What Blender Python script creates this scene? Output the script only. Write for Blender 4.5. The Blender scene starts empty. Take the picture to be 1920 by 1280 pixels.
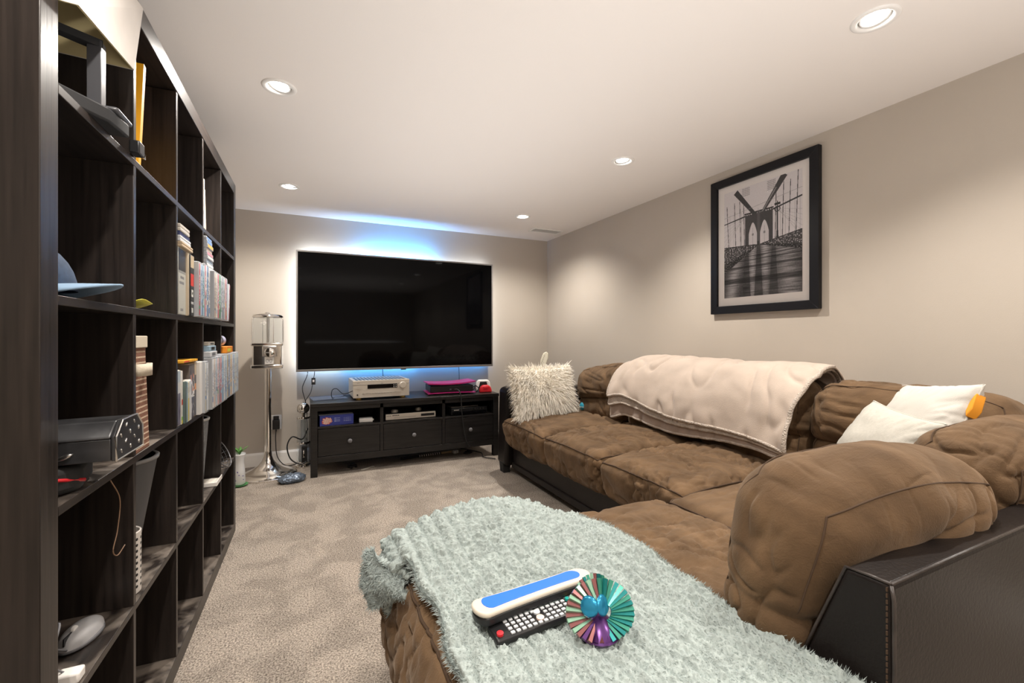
import bpy, bmesh, math, random
import numpy as np
from mathutils import Vector, Matrix, Euler
PI = math.pi
random.seed(7)
sc = bpy.context.scene
COL = sc.collection

# ------------------------------------------------------------------ camera
H = 1.0371; FPX = 829.1; YAW = 0.4376
cam_d = bpy.data.cameras.new('camera'); cam = bpy.data.objects.new('camera', cam_d); COL.objects.link(cam)
cam.location = (0, 0, H); cam.rotation_euler = (PI/2, 0, -YAW)
cam_d.sensor_width = 36; cam_d.lens = FPX/1920*36; cam_d.shift_y = -8.05/1920; cam_d.clip_start = 0.02
sc.camera = cam
# ------------------------------------------------------------------ view, world
sc.view_settings.view_transform = 'Standard'; sc.view_settings.look = 'None'
sc.view_settings.gamma = 1; sc.view_settings.use_curve_mapping = False
sc.view_settings.exposure = 0.40
wd = bpy.data.worlds.new('world'); sc.world = wd; wd.use_nodes = True
wd.node_tree.nodes['Background'].inputs[0].default_value = (0.02, 0.02, 0.022, 1)
wd.node_tree.nodes['Background'].inputs[1].default_value = 1.0
sc.cycles.use_denoising = True
sc.cycles.max_bounces = 10; sc.cycles.diffuse_bounces = 6; sc.cycles.transparent_max_bounces = 12
sc.cycles.sample_clamp_indirect = 4.0

XR, YB, ZC, XL, YR = 2.327, 4.093, 2.0535, -0.80, -2.6     # room box
def area(name, loc, direction, sx, sy, power, color, spread=PI):
    l = bpy.data.lights.new(name, 'AREA'); l.shape = 'RECTANGLE'; l.size = sx; l.size_y = sy
    l.energy = power; l.color = color; l.spread = spread
    o = bpy.data.objects.new(name, l); COL.objects.link(o); o.location = loc
    o.rotation_euler = Vector(direction).to_track_quat('-Z', 'Y').to_euler()
    return o
# unseen fill lights added to brighten the ceiling, behind and ahead of the camera
area('ceiling_fill', (0.80, -0.70, 0.95), (0.0, 0.0, 1), 1.6, 1.8, 27, (1.0, 0.97, 0.95))
area('ceiling_fill', (0.72, 2.15, 1.06), (0.0, 0.0, 1), 1.3, 2.6, 9.5, (1.0, 0.97, 0.95))
SPOTS = [(-0.095, 2.03, 0), (-0.095, 3.335, 1), (1.66, 2.04, 2), (1.66, 3.335, 3), (1.65, 0.788, 4), (-0.095, 0.76, 5),
         (1.65, -0.5, 6), (-0.095, -0.5, 7), (1.65, -1.75, 8), (-0.095, -1.75, 9)]
SPOT_POWER = 58; SPOT_COL = (1.0, 0.935, 0.855)
TILT = {0: (-0.20, -0.12), 1: (-0.15, 0.14), 2: (0.03, -0.12), 3: (0.12, 0.10), 4: (-0.05, -0.16)}

# ------------------------------------------------------------------ helpers
def setp(o, label=None, cat=None, group=None, kind=None):
    if label: o['label'] = label
    if cat: o['category'] = cat
    if group: o['group'] = group
    if kind: o['kind'] = kind
    return o
def empty(name, loc=(0, 0, 0), rot=(0, 0, 0), label=None, cat=None, group=None):
    o = bpy.data.objects.new(name, None); COL.objects.link(o); o.location = loc; o.rotation_euler = rot
    o.empty_display_size = 0.05
    return setp(o, label, cat, group)
class MB:
    """collects geometry, links it as one mesh object"""
    def __init__(s): s.v = []; s.f = []; s.c = []; s.col = None
    def add(s, vs, fs, col=None, M=None):
        n = len(s.v)
        if M is not None: vs = [M @ Vector(v) for v in vs]
        s.v.extend([tuple(v) for v in vs]); s.f.extend([tuple(i+n for i in f) for f in fs])
        s.c.extend([col]*len(fs)); return s
    def box(s, x0, x1, y0, y1, z0, z1, col=None, M=None):
        return s.add([(x0,y0,z0),(x1,y0,z0),(x1,y1,z0),(x0,y1,z0),(x0,y0,z1),(x1,y0,z1),(x1,y1,z1),(x0,y1,z1)],
                     [(0,3,2,1),(4,5,6,7),(0,1,5,4),(1,2,6,5),(2,3,7,6),(3,0,4,7)], col, M)
    def prism(s, poly, h0, h1, axis='z', col=None, M=None):
        n = len(poly)
        def P(a, b, h): return {'z': (a,b,h), 'y': (a,h,b), 'x': (h,a,b)}[axis]
        vs = [P(a,b,h0) for a,b in poly]+[P(a,b,h1) for a,b in poly]
        fs = [tuple(range(n-1,-1,-1)), tuple(range(n,2*n))]+[(i,(i+1)%n,n+(i+1)%n,n+i) for i in range(n)]
        return s.add(vs, fs, col, M)
    def lathe(s, prof, n=24, c=(0,0), col=None, M=None, cap=True):
        vs = []; fs = []
        for r, z in prof:
            for k in range(n): vs.append((c[0]+r*math.cos(2*PI*k/n), c[1]+r*math.sin(2*PI*k/n), z))
        for j in range(len(prof)-1):
            for k in range(n): fs.append((j*n+k, j*n+(k+1)%n, (j+1)*n+(k+1)%n, (j+1)*n+k))
        if cap:
            fs.append(tuple(range(n-1,-1,-1))); fs.append(tuple((len(prof)-1)*n+k for k in range(n)))
        return s.add(vs, fs, col, M)
    def tube(s, pts, r, n=8, col=None, closed=False, M=None):
        pts = [Vector(p) for p in pts]; m = len(pts); vs = []; fs = []
        up = Vector((0.13, 0.21, 0.97)).normalized()
        for i, p in enumerate(pts):
            a = pts[(i-1) % m] if (closed or i > 0) else p; b = pts[(i+1) % m] if (closed or i < m-1) else p
            d = (b-a).normalized() if (b-a).length > 1e-9 else Vector((0,0,1))
            q = up.cross(d)
            if q.length < 0.05: q = Vector((1,0,0)).cross(d)
            q.normalize(); w = d.cross(q); rr = r[i] if isinstance(r, (list, tuple)) else r
            for k in range(n):
                an = 2*PI*k/n; vs.append(p+q*(rr*math.cos(an))+w*(rr*math.sin(an)))
        for i in range(m if closed else m-1):
            j = (i+1) % m
            for k in range(n): fs.append((i*n+k, i*n+(k+1)%n, j*n+(k+1)%n, j*n+k))
        if not closed: fs.append(tuple(range(n-1,-1,-1))); fs.append(tuple((m-1)*n+k for k in range(n)))
        return s.add(vs, fs, col, M)
    def build(s, name, mat, parent=None, smooth=False, bevel=0, seg=2, loc=None, rot=None, angle=0.6):
        me = bpy.data.meshes.new(name); me.from_pydata(s.v, [], s.f); me.validate()
        if any(c is not None for c in s.c):
            a = me.color_attributes.new('tint', 'FLOAT_COLOR', 'CORNER')
            if len(me.polygons) == len(s.c):
                buf = []
                for p, c in zip(me.polygons, s.c): buf += (list(c or (0.5,0.5,0.5))+[1])*p.loop_total
                a.data.foreach_set('color', buf)
        return link(name, me, mat, parent, smooth, bevel, seg, loc, rot, angle)
def link(name, me, mat, parent=None, smooth=False, bevel=0, seg=2, loc=None, rot=None, angle=0.6):
    o = bpy.data.objects.new(name, me); COL.objects.link(o)
    for m in (mat if isinstance(mat, (list, tuple)) else [mat]): me.materials.append(m)
    if parent: o.parent = parent
    if loc is not None: o.location = loc
    if rot is not None: o.rotation_euler = rot
    if bevel:
        b = o.modifiers.new('edge', 'BEVEL'); b.width = bevel; b.segments = seg; b.limit_method = 'ANGLE'; b.angle_limit = angle
        b.harden_normals = False
    if smooth or bevel:
        me.polygons.foreach_set('use_smooth', [True]*len(me.polygons))
        if not smooth or smooth == 'angle': me.set_sharp_from_angle(angle=0.7)
    return o
def np_mesh(name, V, F, colors=None):
    """numpy mesh, F is (n,4) or (n,3)"""
    me = bpy.data.meshes.new(name); V = np.asarray(V, np.float32); F = np.asarray(F, np.int32); k = F.shape[1]
    me.vertices.add(len(V)); me.vertices.foreach_set('co', V.ravel())
    me.loops.add(F.size); me.loops.foreach_set('vertex_index', F.ravel())
    me.polygons.add(len(F)); me.polygons.foreach_set('loop_start', np.arange(0, F.size, k, dtype=np.int32))
    me.polygons.foreach_set('loop_total', np.full(len(F), k, np.int32)) if False else None
    me.update(calc_edges=True)
    if colors is not None:
        a = me.color_attributes.new('tint', 'FLOAT_COLOR', 'CORNER')
        c = np.concatenate([colors, np.ones((len(colors), 1))], 1)
        a.data.foreach_set('color', np.repeat(c, k, axis=0).astype(np.float32).ravel())
    return me
rs = np.random.RandomState(3)
PERM = rs.permutation(512).astype(np.int64); GR = rs.normal(size=(512, 3)); GR /= np.linalg.norm(GR, axis=1)[:, None]
def noise3(P, seed=0):
    P = np.asarray(P, float)+seed*17.31; I = np.floor(P).astype(np.int64); Fr = P-I; U = Fr*Fr*Fr*(Fr*(Fr*6-15)+10)
    out = 0
    for dx in (0,1):
        for dy in (0,1):
            for dz in (0,1):
                h = PERM[(PERM[(PERM[(I[:,0]+dx) & 511]+I[:,1]+dy) & 511]+I[:,2]+dz) & 511]
                g = (GR[h]*(Fr-np.array([dx,dy,dz]))).sum(1)
                w = (U[:,0] if dx else 1-U[:,0])*(U[:,1] if dy else 1-U[:,1])*(U[:,2] if dz else 1-U[:,2])
                out = out+w*g
    return out*1.6
def vnormals(V, F):
    t = np.cross(V[F[:,2]]-V[F[:,0]], V[F[:,-1]]-V[F[:,1]]) if F.shape[1] == 4 else np.cross(V[F[:,1]]-V[F[:,0]], V[F[:,2]]-V[F[:,0]])
    N = np.zeros_like(V)
    for k in range(F.shape[1]): np.add.at(N, F[:,k], t)
    return N/np.maximum(np.linalg.norm(N, axis=1), 1e-12)[:, None]
def sstep(a, b, x): t = np.clip((x-a)/(b-a), 0, 1); return t*t*(3-2*t)

# ------------------------------------------------------------------ materials
MATS = {}
def mat(name, color, rough=0.6, metal=0.0, spec=0.5, coat=0, emit=None, estr=0, trans=0, ior=1.45, alpha=1, tint=False,
        var=0, vscale=8, bump=0, bscale=60, bdist=0.01, stretch=(1,1,1), detail=4, sheen=0, color2=None, sheenc=(1,1,1), coords='Object'):
    if name in MATS: return MATS[name]
    m = bpy.data.materials.new(name); m.use_nodes = True; nt = m.node_tree; b = nt.nodes['Principled BSDF']
    N = nt.nodes.new; L = nt.links.new
    b.inputs['Base Color'].default_value = (*color, 1); b.inputs['Roughness'].default_value = rough
    b.inputs['Metallic'].default_value = metal; b.inputs['Specular IOR Level'].default_value = spec
    b.inputs['IOR'].default_value = ior; b.inputs['Transmission Weight'].default_value = trans
    b.inputs['Coat Weight'].default_value = coat; b.inputs['Coat Roughness'].default_value = 0.1
    if sheen:
        b.inputs['Sheen Weight'].default_value = sheen; b.inputs['Sheen Roughness'].default_value = 0.45
        b.inputs['Sheen Tint'].default_value = (*sheenc, 1)
    if emit: b.inputs['Emission Color'].default_value = (*emit, 1); b.inputs['Emission Strength'].default_value = estr
    src = None
    if tint:
        a = N('ShaderNodeVertexColor'); a.layer_name = 'tint'; src = a.outputs['Color']
        L(src, b.inputs['Base Color'])
    if var or bump:
        tc = N('ShaderNodeTexCoord'); mp = N('ShaderNodeMapping'); mp.inputs['Scale'].default_value = stretch
        L(tc.outputs[coords], mp.inputs['Vector'])
    if var:
        n = N('ShaderNodeTexNoise'); n.inputs['Scale'].default_value = vscale; n.inputs['Detail'].default_value = detail
        L(mp.outputs[0], n.inputs['Vector'])
        r = N('ShaderNodeMapRange'); r.inputs['From Min'].default_value = 0.3; r.inputs['From Max'].default_value = 0.7
        L(n.outputs['Fac'], r.inputs['Value'])
        mx = N('ShaderNodeMix'); mx.data_type = 'RGBA'
        c2 = color2 or tuple(min(1, c*(1+var)) for c in color); c1 = tuple(c*(1-var) for c in color) if not color2 else color
        mx.inputs[6].default_value = (*c1, 1); mx.inputs[7].default_value = (*c2, 1)
        L(r.outputs[0], mx.inputs[0]); L(mx.outputs[2], b.inputs['Base Color'])
    if bump:
        n2 = N('ShaderNodeTexNoise'); n2.inputs['Scale'].default_value = bscale; n2.inputs['Detail'].default_value = 3
        L(mp.outputs[0], n2.inputs['Vector'])
        bm_ = N('ShaderNodeBump'); bm_.inputs['Strength'].default_value = bump; bm_.inputs['Distance'].default_value = bdist
        L(n2.outputs['Fac'], bm_.inputs['Height']); L(bm_.outputs[0], b.inputs['Normal'])
    MATS[name] = m; return m

WALL = mat('wall_paint', (0.455, 0.405, 0.348), 0.75, var=0.03, vscale=1.6, bump=0.12, bscale=260, bdist=0.002)
CEIL = mat('ceiling_paint', (0.80, 0.765, 0.735), 0.9, bump=0.08, bscale=200, bdist=0.002)
WHITE = mat('white_paint', (0.80, 0.77, 0.73), 0.35)
TRIMW = mat('white_plastic', (0.80, 0.79, 0.77), 0.4)
BLACK = mat('black_plastic', (0.012, 0.012, 0.013), 0.35)
BLACKM = mat('black_matte', (0.015, 0.015, 0.016), 0.7)
CHROME = mat('chrome', (0.82, 0.80, 0.77), 0.09, metal=1)
STEEL = mat('brushed_steel', (0.62, 0.60, 0.58), 0.28, metal=1)
SILVER = mat('silver_plastic', (0.60, 0.55, 0.48), 0.38, metal=0.25)
BRASS = mat('brass', (0.55, 0.36, 0.10), 0.3, metal=1)
PRINT = mat('printed', (1, 1, 1), 0.35, tint=True)
PAPER = mat('paper', (0.72, 0.68, 0.60), 0.7)
GLASSM = mat('clear_plastic', (0.95, 0.97, 0.98), 0.03, trans=1.0, ior=1.12, spec=0.6)
LEATHER = mat('dark_leather', (0.011, 0.0085, 0.0078), 0.36, var=0.25, vscale=5, bump=0.25, bscale=160, bdist=0.003, spec=0.26)
LEATHER_HL = mat('leather_edge_highlight', (0.035, 0.028, 0.025), 0.36, var=0.5, vscale=22, bump=0.3, bscale=120, bdist=0.003)  # paler than the leather: edge highlights painted into the piping colour
REDP = mat('red_plastic', (0.62, 0.02, 0.03), 0.35)
PINK = mat('magenta_plastic', (0.42, 0.02, 0.15), 0.32)
GREYP = mat('grey_plastic', (0.16, 0.16, 0.17), 0.5)

def wood_mat(name, base, dust, rough=0.38, sc_=(1,1,1)):
    """black-brown foil: fine streaks along the grain and dust lying on upward faces"""
    m = mat(name, base, rough, spec=0.5); nt = m.node_tree; b = nt.nodes['Principled BSDF']; N = nt.nodes.new; L = nt.links.new
    tc = N('ShaderNodeTexCoord'); mp = N('ShaderNodeMapping'); mp.inputs['Scale'].default_value = sc_
    L(tc.outputs['Object'], mp.inputs['Vector'])
    n = N('ShaderNodeTexNoise'); n.inputs['Scale'].default_value = 1; n.inputs['Detail'].default_value = 6; L(mp.outputs[0], n.inputs['Vector'])
    r = N('ShaderNodeValToRGB'); r.color_ramp.elements[0].position = 0.32; r.color_ramp.elements[1].position = 0.72
    r.color_ramp.elements[0].color = (*[c*0.55 for c in base], 1); r.color_ramp.elements[1].color = (*[c*1.7 for c in base], 1)
    L(n.outputs['Fac'], r.inputs[0])
    g = N('ShaderNodeNewGeometry'); sp = N('ShaderNodeSeparateXYZ'); L(g.outputs['Normal'], sp.inputs[0])
    up = N('ShaderNodeMapRange'); up.inputs['From Min'].default_value = 0.6; up.inputs['From Max'].default_value = 0.95; L(sp.outputs['Z'], up.inputs['Value'])
    n2 = N('ShaderNodeTexNoise'); n2.inputs['Scale'].default_value = 9; n2.inputs['Detail'].default_value = 7; n2.inputs['Distortion'].default_value = 1.2
    L(tc.outputs['Object'], n2.inputs['Vector'])
    r2 = N('ShaderNodeMapRange'); r2.inputs['From Min'].default_value = 0.40; r2.inputs['From Max'].default_value = 0.62; L(n2.outputs['Fac'], r2.inputs['Value'])
    mu = N('ShaderNodeMath'); mu.operation = 'MULTIPLY'; L(up.outputs[0], mu.inputs[0]); L(r2.outputs[0], mu.inputs[1])
    mu2 = N('ShaderNodeMath'); mu2.operation = 'MULTIPLY'; mu2.inputs[1].default_value = dust; L(mu.outputs[0], mu2.inputs[0])
    mx = N('ShaderNodeMix'); mx.data_type = 'RGBA'; mx.inputs[7].default_value = (0.20, 0.165, 0.135, 1)
    L(mu2.outputs[0], mx.inputs[0]); L(r.outputs[0], mx.inputs[6]); L(mx.outputs[2], b.inputs['Base Color'])
    ro = N('ShaderNodeMath'); ro.operation = 'MULTIPLY_ADD'; ro.inputs[1].default_value = 0.4; ro.inputs[2].default_value = rough
    L(mu2.outputs[0], ro.inputs[0]); L(ro.outputs[0], b.inputs['Roughness'])
    bp = N('ShaderNodeBump'); bp.inputs['Strength'].default_value = 0.15; bp.inputs['Distance'].default_value = 0.002
    L(n.outputs['Fac'], bp.inputs['Height']); L(bp.outputs[0], b.inputs['Normal'])
    return m
SHELFV = wood_mat('black_brown_upright', (0.017, 0.0125, 0.0105), 0.8, 0.36, (90, 90, 4))
SHELFH = wood_mat('black_brown_board', (0.017, 0.0125, 0.0105), 0.75, 0.36, (90, 4, 90))
BENCHM = wood_mat('black_brown_bench', (0.010, 0.0088, 0.0085), 0.12, 0.36, (5, 70, 70))

def suede_mat():
    m = mat('brown_suede', (0.16, 0.10, 0.06), 0.85, spec=0.2, sheen=0.15, sheenc=(1.0, 0.82, 0.65))
    nt = m.node_tree; b = nt.nodes['Principled BSDF']; N = nt.nodes.new; L = nt.links.new
    tc = N('ShaderNodeTexCoord')
    n = N('ShaderNodeTexNoise'); n.inputs['Scale'].default_value = 5; n.inputs['Detail'].default_value = 6; n.inputs['Distortion'].default_value = 1.5
    L(tc.outputs['Object'], n.inputs['Vector'])
    r = N('ShaderNodeValToRGB'); r.color_ramp.elements[0].position = 0.3; r.color_ramp.elements[1].position = 0.72
    r.color_ramp.elements[0].color = (0.074, 0.044, 0.023, 1); r.color_ramp.elements[1].color = (0.165, 0.101, 0.054, 1)
    L(n.outputs['Fac'], r.inputs[0]); L(r.outputs[0], b.inputs['Base Color'])
    mp = N('ShaderNodeMapping'); mp.inputs['Scale'].default_value = (22, 60, 40); mp.inputs['Rotation'].default_value = (0.2, 0.3, 0.6)
    L(tc.outputs['Object'], mp.inputs['Vector'])
    n1 = N('ShaderNodeTexNoise'); n1.inputs['Scale'].default_value = 1; n1.inputs['Detail'].default_value = 3; n1.inputs['Distortion'].default_value = 1.0
    L(mp.outputs[0], n1.inputs['Vector'])
    n2 = N('ShaderNodeTexNoise'); n2.inputs['Scale'].default_value = 320; n2.inputs['Detail'].default_value = 2; L(tc.outputs['Object'], n2.inputs['Vector'])
    b1 = N('ShaderNodeBump'); b1.inputs['Strength'].default_value = 0.28; b1.inputs['Distance'].default_value = 0.006; L(n1.outputs['Fac'], b1.inputs['Height'])
    b2 = N('ShaderNodeBump'); b2.inputs['Strength'].default_value = 0.35; b2.inputs['Distance'].default_value = 0.002; L(n2.outputs['Fac'], b2.inputs['Height'])
    L(b1.outputs[0], b2.inputs['Normal']); L(b2.outputs[0], b.inputs['Normal'])
    return m
SUEDE = suede_mat()
SEAM = mat('suede_piping', (0.062, 0.036, 0.020), 0.95)

def carpet_mat():
    m = mat('carpet', (0.28, 0.22, 0.17), 0.95, spec=0.1)
    nt = m.node_tree; b = nt.nodes['Principled BSDF']; N = nt.nodes.new; L = nt.links.new
    tc = N('ShaderNodeTexCoord')
    big = N('ShaderNodeTexNoise'); big.inputs['Scale'].default_value = 5.5; big.inputs['Detail'].default_value = 4; big.inputs['Distortion'].default_value = 0.5
    L(tc.outputs['Object'], big.inputs['Vector'])
    fine = N('ShaderNodeTexNoise'); fine.inputs['Scale'].default_value = 170; fine.inputs['Detail'].default_value = 3; fine.inputs['Roughness'].default_value = 0.7
    L(tc.outputs['Object'], fine.inputs['Vector'])
    r = N('ShaderNodeValToRGB'); r.color_ramp.elements[0].position = 0.36; r.color_ramp.elements[1].position = 0.64
    r.color_ramp.elements[0].color = (0.155, 0.128, 0.106, 1); r.color_ramp.elements[1].color = (0.68, 0.59, 0.50, 1)
    L(fine.outputs['Fac'], r.inputs[0])
    r2 = N('ShaderNodeMapRange'); r2.inputs['From Min'].default_value = 0.42; r2.inputs['From Max'].default_value = 0.58
    r2.inputs['To Min'].default_value = 0.84; r2.inputs['To Max'].default_value = 1.1; L(big.outputs['Fac'], r2.inputs['Value'])
    mu = N('ShaderNodeVectorMath'); mu.operation = 'SCALE'; L(r.outputs[0], mu.inputs[0]); L(r2.outputs[0], mu.inputs['Scale'])
    L(mu.outputs[0], b.inputs['Base Color'])
    bp = N('ShaderNodeBump'); bp.inputs['Strength'].default_value = 0.9; bp.inputs['Distance'].default_value = 0.012
    L(fine.outputs['Fac'], bp.inputs['Height']); L(bp.outputs[0], b.inputs['Normal'])
    return m
CARPET = carpet_mat()

# ------------------------------------------------------------------ room
def struct(o): o['kind'] = 'structure'; return o
T = 0.1
struct(MB().box(XL-T, XR+T, YR-T, YB+T, -0.1, 0).build('floor', CARPET))
struct(MB().box(XL-T, XR+T, YB, YB+T, 0, ZC+T).build('wall_back', WALL))
struct(MB().box(XR, XR+T, YR, YB, 0, ZC+T).build('wall_right', WALL))
struct(MB().box(XL-T, XL, YR, YB, 0, ZC+T).build('wall_left', WALL))
struct(MB().box(XL-T, XR+T, YR-T, YR, 0, ZC+T).build('wall_rear', WALL))
struct(MB().prism([(YB-0.016, 0), (YB, 0), (YB, 0.106), (YB-0.008, 0.106), (YB-0.014, 0.09)], XL, XR-0.016, 'x').build('baseboard_back', WHITE))
struct(MB().prism([(XR-0.016, 0), (XR, 0), (XR, 0.106), (XR-0.008, 0.106), (XR-0.014, 0.09)], YR, YB, 'y').build('baseboard_right', WHITE))
struct(MB().prism([(XL+0.016, 0), (XL, 0), (XL, 0.106), (XL+0.008, 0.106), (XL+0.014, 0.09)], YR, YB-0.016, 'y').build('baseboard_left', WHITE))
# ceiling sheet with the round holes of the downlights
bm = bmesh.new(); RH = 0.047
def loop(pts):
    vs = [bm.verts.new((x, y, ZC)) for x, y in pts]
    for i in range(len(vs)): bm.edges.new((vs[i], vs[(i+1) % len(vs)]))
loop([(XL-T, YR-T), (XR+T, YR-T), (XR+T, YB+T), (XL-T, YB+T)])
for x, y, i in SPOTS: loop([(x+RH*math.cos(2*PI*k/28), y+RH*math.sin(2*PI*k/28)) for k in range(28)])
bmesh.ops.triangle_fill(bm, use_beauty=True, edges=bm.edges[:])
me = bpy.data.meshes.new('ceiling'); bm.to_mesh(me); bm.free()
struct(link('ceiling', me, CEIL))
struct(MB().box(XL-T, XR+T, YR-T, YB+T, ZC+0.12, ZC+0.16).build('ceiling_slab', BLACKM))

LENS = mat('lamp_lens', (1, 1, 1), 0.4, emit=(1.0, 0.96, 0.9), estr=40)
names = ['above the middle of the bookcase, tilted', 'nearest the back wall on the bookcase side', 'above the middle of the sofa, glaring',
         'beside the ceiling vent', 'nearest the camera above the sofa, large and bright', 'over the near end of the bookcase',
         'behind the camera, sofa side', 'behind the camera, bookcase side', 'last one on the sofa side', 'last one on the bookcase side']
for x, y, i in SPOTS:
    t = empty('downlight', (x, y, ZC), label='round white recessed ceiling downlight '+names[i], cat='ceiling light', group='recessed ceiling downlights')
    MB().lathe([(0.045, 0.0), (0.047, -0.004), (0.060, -0.006), (0.064, -0.003), (0.065, 0.0)], 40, cap=False).build('trim_ring', TRIMW, t, smooth=True)
    MB().lathe([(0.0455, 0.0), (0.0455, 0.09), (0.001, 0.091)], 32, cap=False).build('housing', TRIMW, t, smooth='angle')
    tx, ty = TILT.get(i, (0, 0))
    R = (Vector((tx, ty, -1)).to_track_quat('-Z', 'Y')).to_euler()
    g = MB().lathe([(0.036, 0.004), (0.0405, 0.0), (0.042, 0.006), (0.042, 0.03), (0.036, 0.03)], 32, cap=False).build('gimbal_ring', TRIMW, t, smooth=True, loc=(0, 0, 0.004), rot=R)
    MB().lathe([(0.0355, 0.012), (0.034, 0.008), (0.02, 0.006), (0.001, 0.0055)], 32, cap=True).build('lens', LENS, g, smooth=True)
    l = bpy.data.lights.new('downlight_lamp', 'SPOT'); l.energy = SPOT_POWER; l.color = SPOT_COL; l.spot_size = math.radians(132)
    l.spot_blend = 0.85; l.shadow_soft_size = 0.022
    if i == 5: l.energy *= 0.8
    lo = bpy.data.objects.new('downlight_lamp', l); COL.objects.link(lo); lo.parent = t; lo.location = (0, 0, -0.012); lo.rotation_euler = R

# ceiling vent
v = empty('ceiling_vent', (2.085, 3.69, ZC), label='small white louvred ceiling vent near the back right corner', cat='vent')
m = MB(); m.box(-.155, .155, -.065, -.05, -.006, 0).box(-.155, .155, .05, .065, -.006, 0).box(-.155, -.14, -.05, .05, -.006, 0).box(.14, .155, -.05, .05, -.006, 0)
m.build('frame', TRIMW, v)
MB().box(-.14, .14, -.05, .05, -.0012, 0).build('duct_opening', GREYP, v)
for k in range(9):
    y = -0.044+k*0.011
    MB().prism([(y-0.004, -0.005), (y-0.003, -0.006), (y+0.004, -0.002), (y+0.003, -0.0013)], -0.139, 0.139, 'x').build('slat', TRIMW, v)

# outlet
o_ = empty('wall_outlet', (-0.213, YB, 0.343), label='white wall outlet low on the back wall behind the candy machine', cat='outlet')
MB().box(-.036, .036, -.006, 0, -.058, .058).build('cover_plate', TRIMW, o_, bevel=.003)
for z in (.022, -.022):
    q = MB().lathe([(0.0165, 0), (0.0165, 0.003), (0.001, 0.003)], 20, M=Matrix.Translation((0, -.006, z)) @ Matrix.Rotation(PI/2, 4, 'X')).build('socket', WHITE, o_)
    MB().box(-.008, -.006, -.0096, -.0088, z-.005, z+.005).box(.006, .008, -.0096, -.0088, z-.005, z+.005).build('slot', BLACK, q)

# ------------------------------------------------------------------ cube bookcase
SX, SY, SPH = -0.3719, 0.9304, 0.01807
SM = Matrix.Translation((SX, SY, 0)) @ Matrix.Rotation(-SPH, 4, 'Z')
def SW(d, t, z): return SM @ Vector((d, t, z))
E_, P_ = 0.0537, 0.351
def zf(k): return E_+k*P_          # floor of row k
def tc0(i): return E_+i*P_         # near side of cell i
shelf = empty('cube_bookcase', (SX, SY, 0), (0, 0, -SPH), label='tall black-brown open cube bookcase of five by five cells along the left wall', cat='bookcase')
D = 0.39
MB().box(-D, 0, 0, E_, 0, 1.85).build('side_panel', SHELFV, shelf, bevel=.0015)
MB().box(-D, 0, 1.85-E_, 1.85, 0, 1.85).build('side_panel', SHELFV, shelf, bevel=.0015)
MB().box(-D, 0, E_, 1.85-E_, 1.85-E_, 1.85).build('top_panel', SHELFH, shelf, bevel=.0015)
MB().box(-D, 0, E_, 1.85-E_, 0, E_).build('bottom_panel', SHELFH, shelf, bevel=.0015)
for k in range(1, 5):
    MB().box(-D+.002, 0, E_, 1.85-E_, zf(k)-.016, zf(k)).build('shelf_board', SHELFH, shelf, bevel=.001)
for k in range(1, 5):
    for j in range(5):
        t1 = tc0(k)
        MB().box(-D+.002, -.0005, t1-.016, t1, zf(j), zf(j)+.335).build('divider', SHELFV, shelf, bevel=.001)
# ------------------------------------------------------------------ TV bench
BX0, BX1, BY0, BY1, BZ = 0.0335, 1.5433, 3.564, 4.03, 0.5453
bench = empty('tv_bench', ((BX0+BX1)/2, (BY0+BY1)/2, 0), label='long black-brown TV bench with three open bays over three drawers', cat='tv bench')
def bl(m, *a, **k):   # world-built mesh put under the bench
    o = m.build(*a, parent=bench, **k); o.location = (-bench.location.x, -bench.location.y, 0); return o
bl(MB().box(BX0, BX1, BY0, BY1, BZ-.026, BZ), 'top_board', BENCHM, bevel=.002)
LG = 0.048
for x in (BX0+.002, BX1-LG-.002):
    for y in (BY0+.008, BY1-LG-.008):
        bl(MB().box(x, x+LG, y, y+LG, 0, BZ-.026), 'leg', BENCHM, bevel=.002)
xi0, xi1 = BX0+LG+.002, BX1-LG-.002; yf = BY0+.012
bl(MB().box(xi0, xi1, yf, yf+.02, BZ-.058, BZ-.026), 'top_rail', BENCHM)
bl(MB().box(xi0, xi1, yf, yf+.02, .098, .146), 'bottom_rail', BENCHM, bevel=.001)
bl(MB().box(xi0, xi1, yf+.02, BY1-.012, .13, .146), 'bottom_board', BENCHM)
bl(MB().box(xi0, xi1, BY1-.012, BY1-.006, .13, BZ-.026), 'back_panel', BLACKM)
for x in (xi0-.012, xi1): bl(MB().box(x, x+.012, BY0+.06, BY1-.06, .1, BZ-.026), 'side_panel', BENCHM)
bl(MB().box(xi0, xi1, yf, BY1-.012, .355, .371), 'shelf_board', BENCHM, bevel=.001)
dv = [0.545, 1.045]
for x in dv:
    bl(MB().box(x-.012, x+.012, yf, BY1-.012, .371, BZ-.026), 'divider', BENCHM)
    bl(MB().box(x-.012, x+.012, yf, BY1-.012, .146, .355), 'divider', BENCHM)
xs = [xi0, dv[0]-.012, dv[0]+.012, dv[1]-.012, dv[1]+.012, xi1]
for k in range(3):
    a, b = xs[2*k]+.003, xs[2*k+1]-.003
    dr = bl(MB().box(a, b, yf+.001, yf+.019, .150, .351).box(a+.01, b-.01, yf+.02, BY1-.05, .155, .30), 'drawer', BENCHM, bevel=.0015)
    cx = (a+b)/2
    kn = MB().lathe([(0.006, 0), (0.006, 0.010), (0.013, 0.014), (0.0165, 0.020), (0.015, 0.026), (0.008, 0.029), (0.001, 0.0295)], 20).build('knob', GREYP, dr, smooth=True, loc=(cx, yf, .252), rot=(PI/2, 0, 0))
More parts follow.
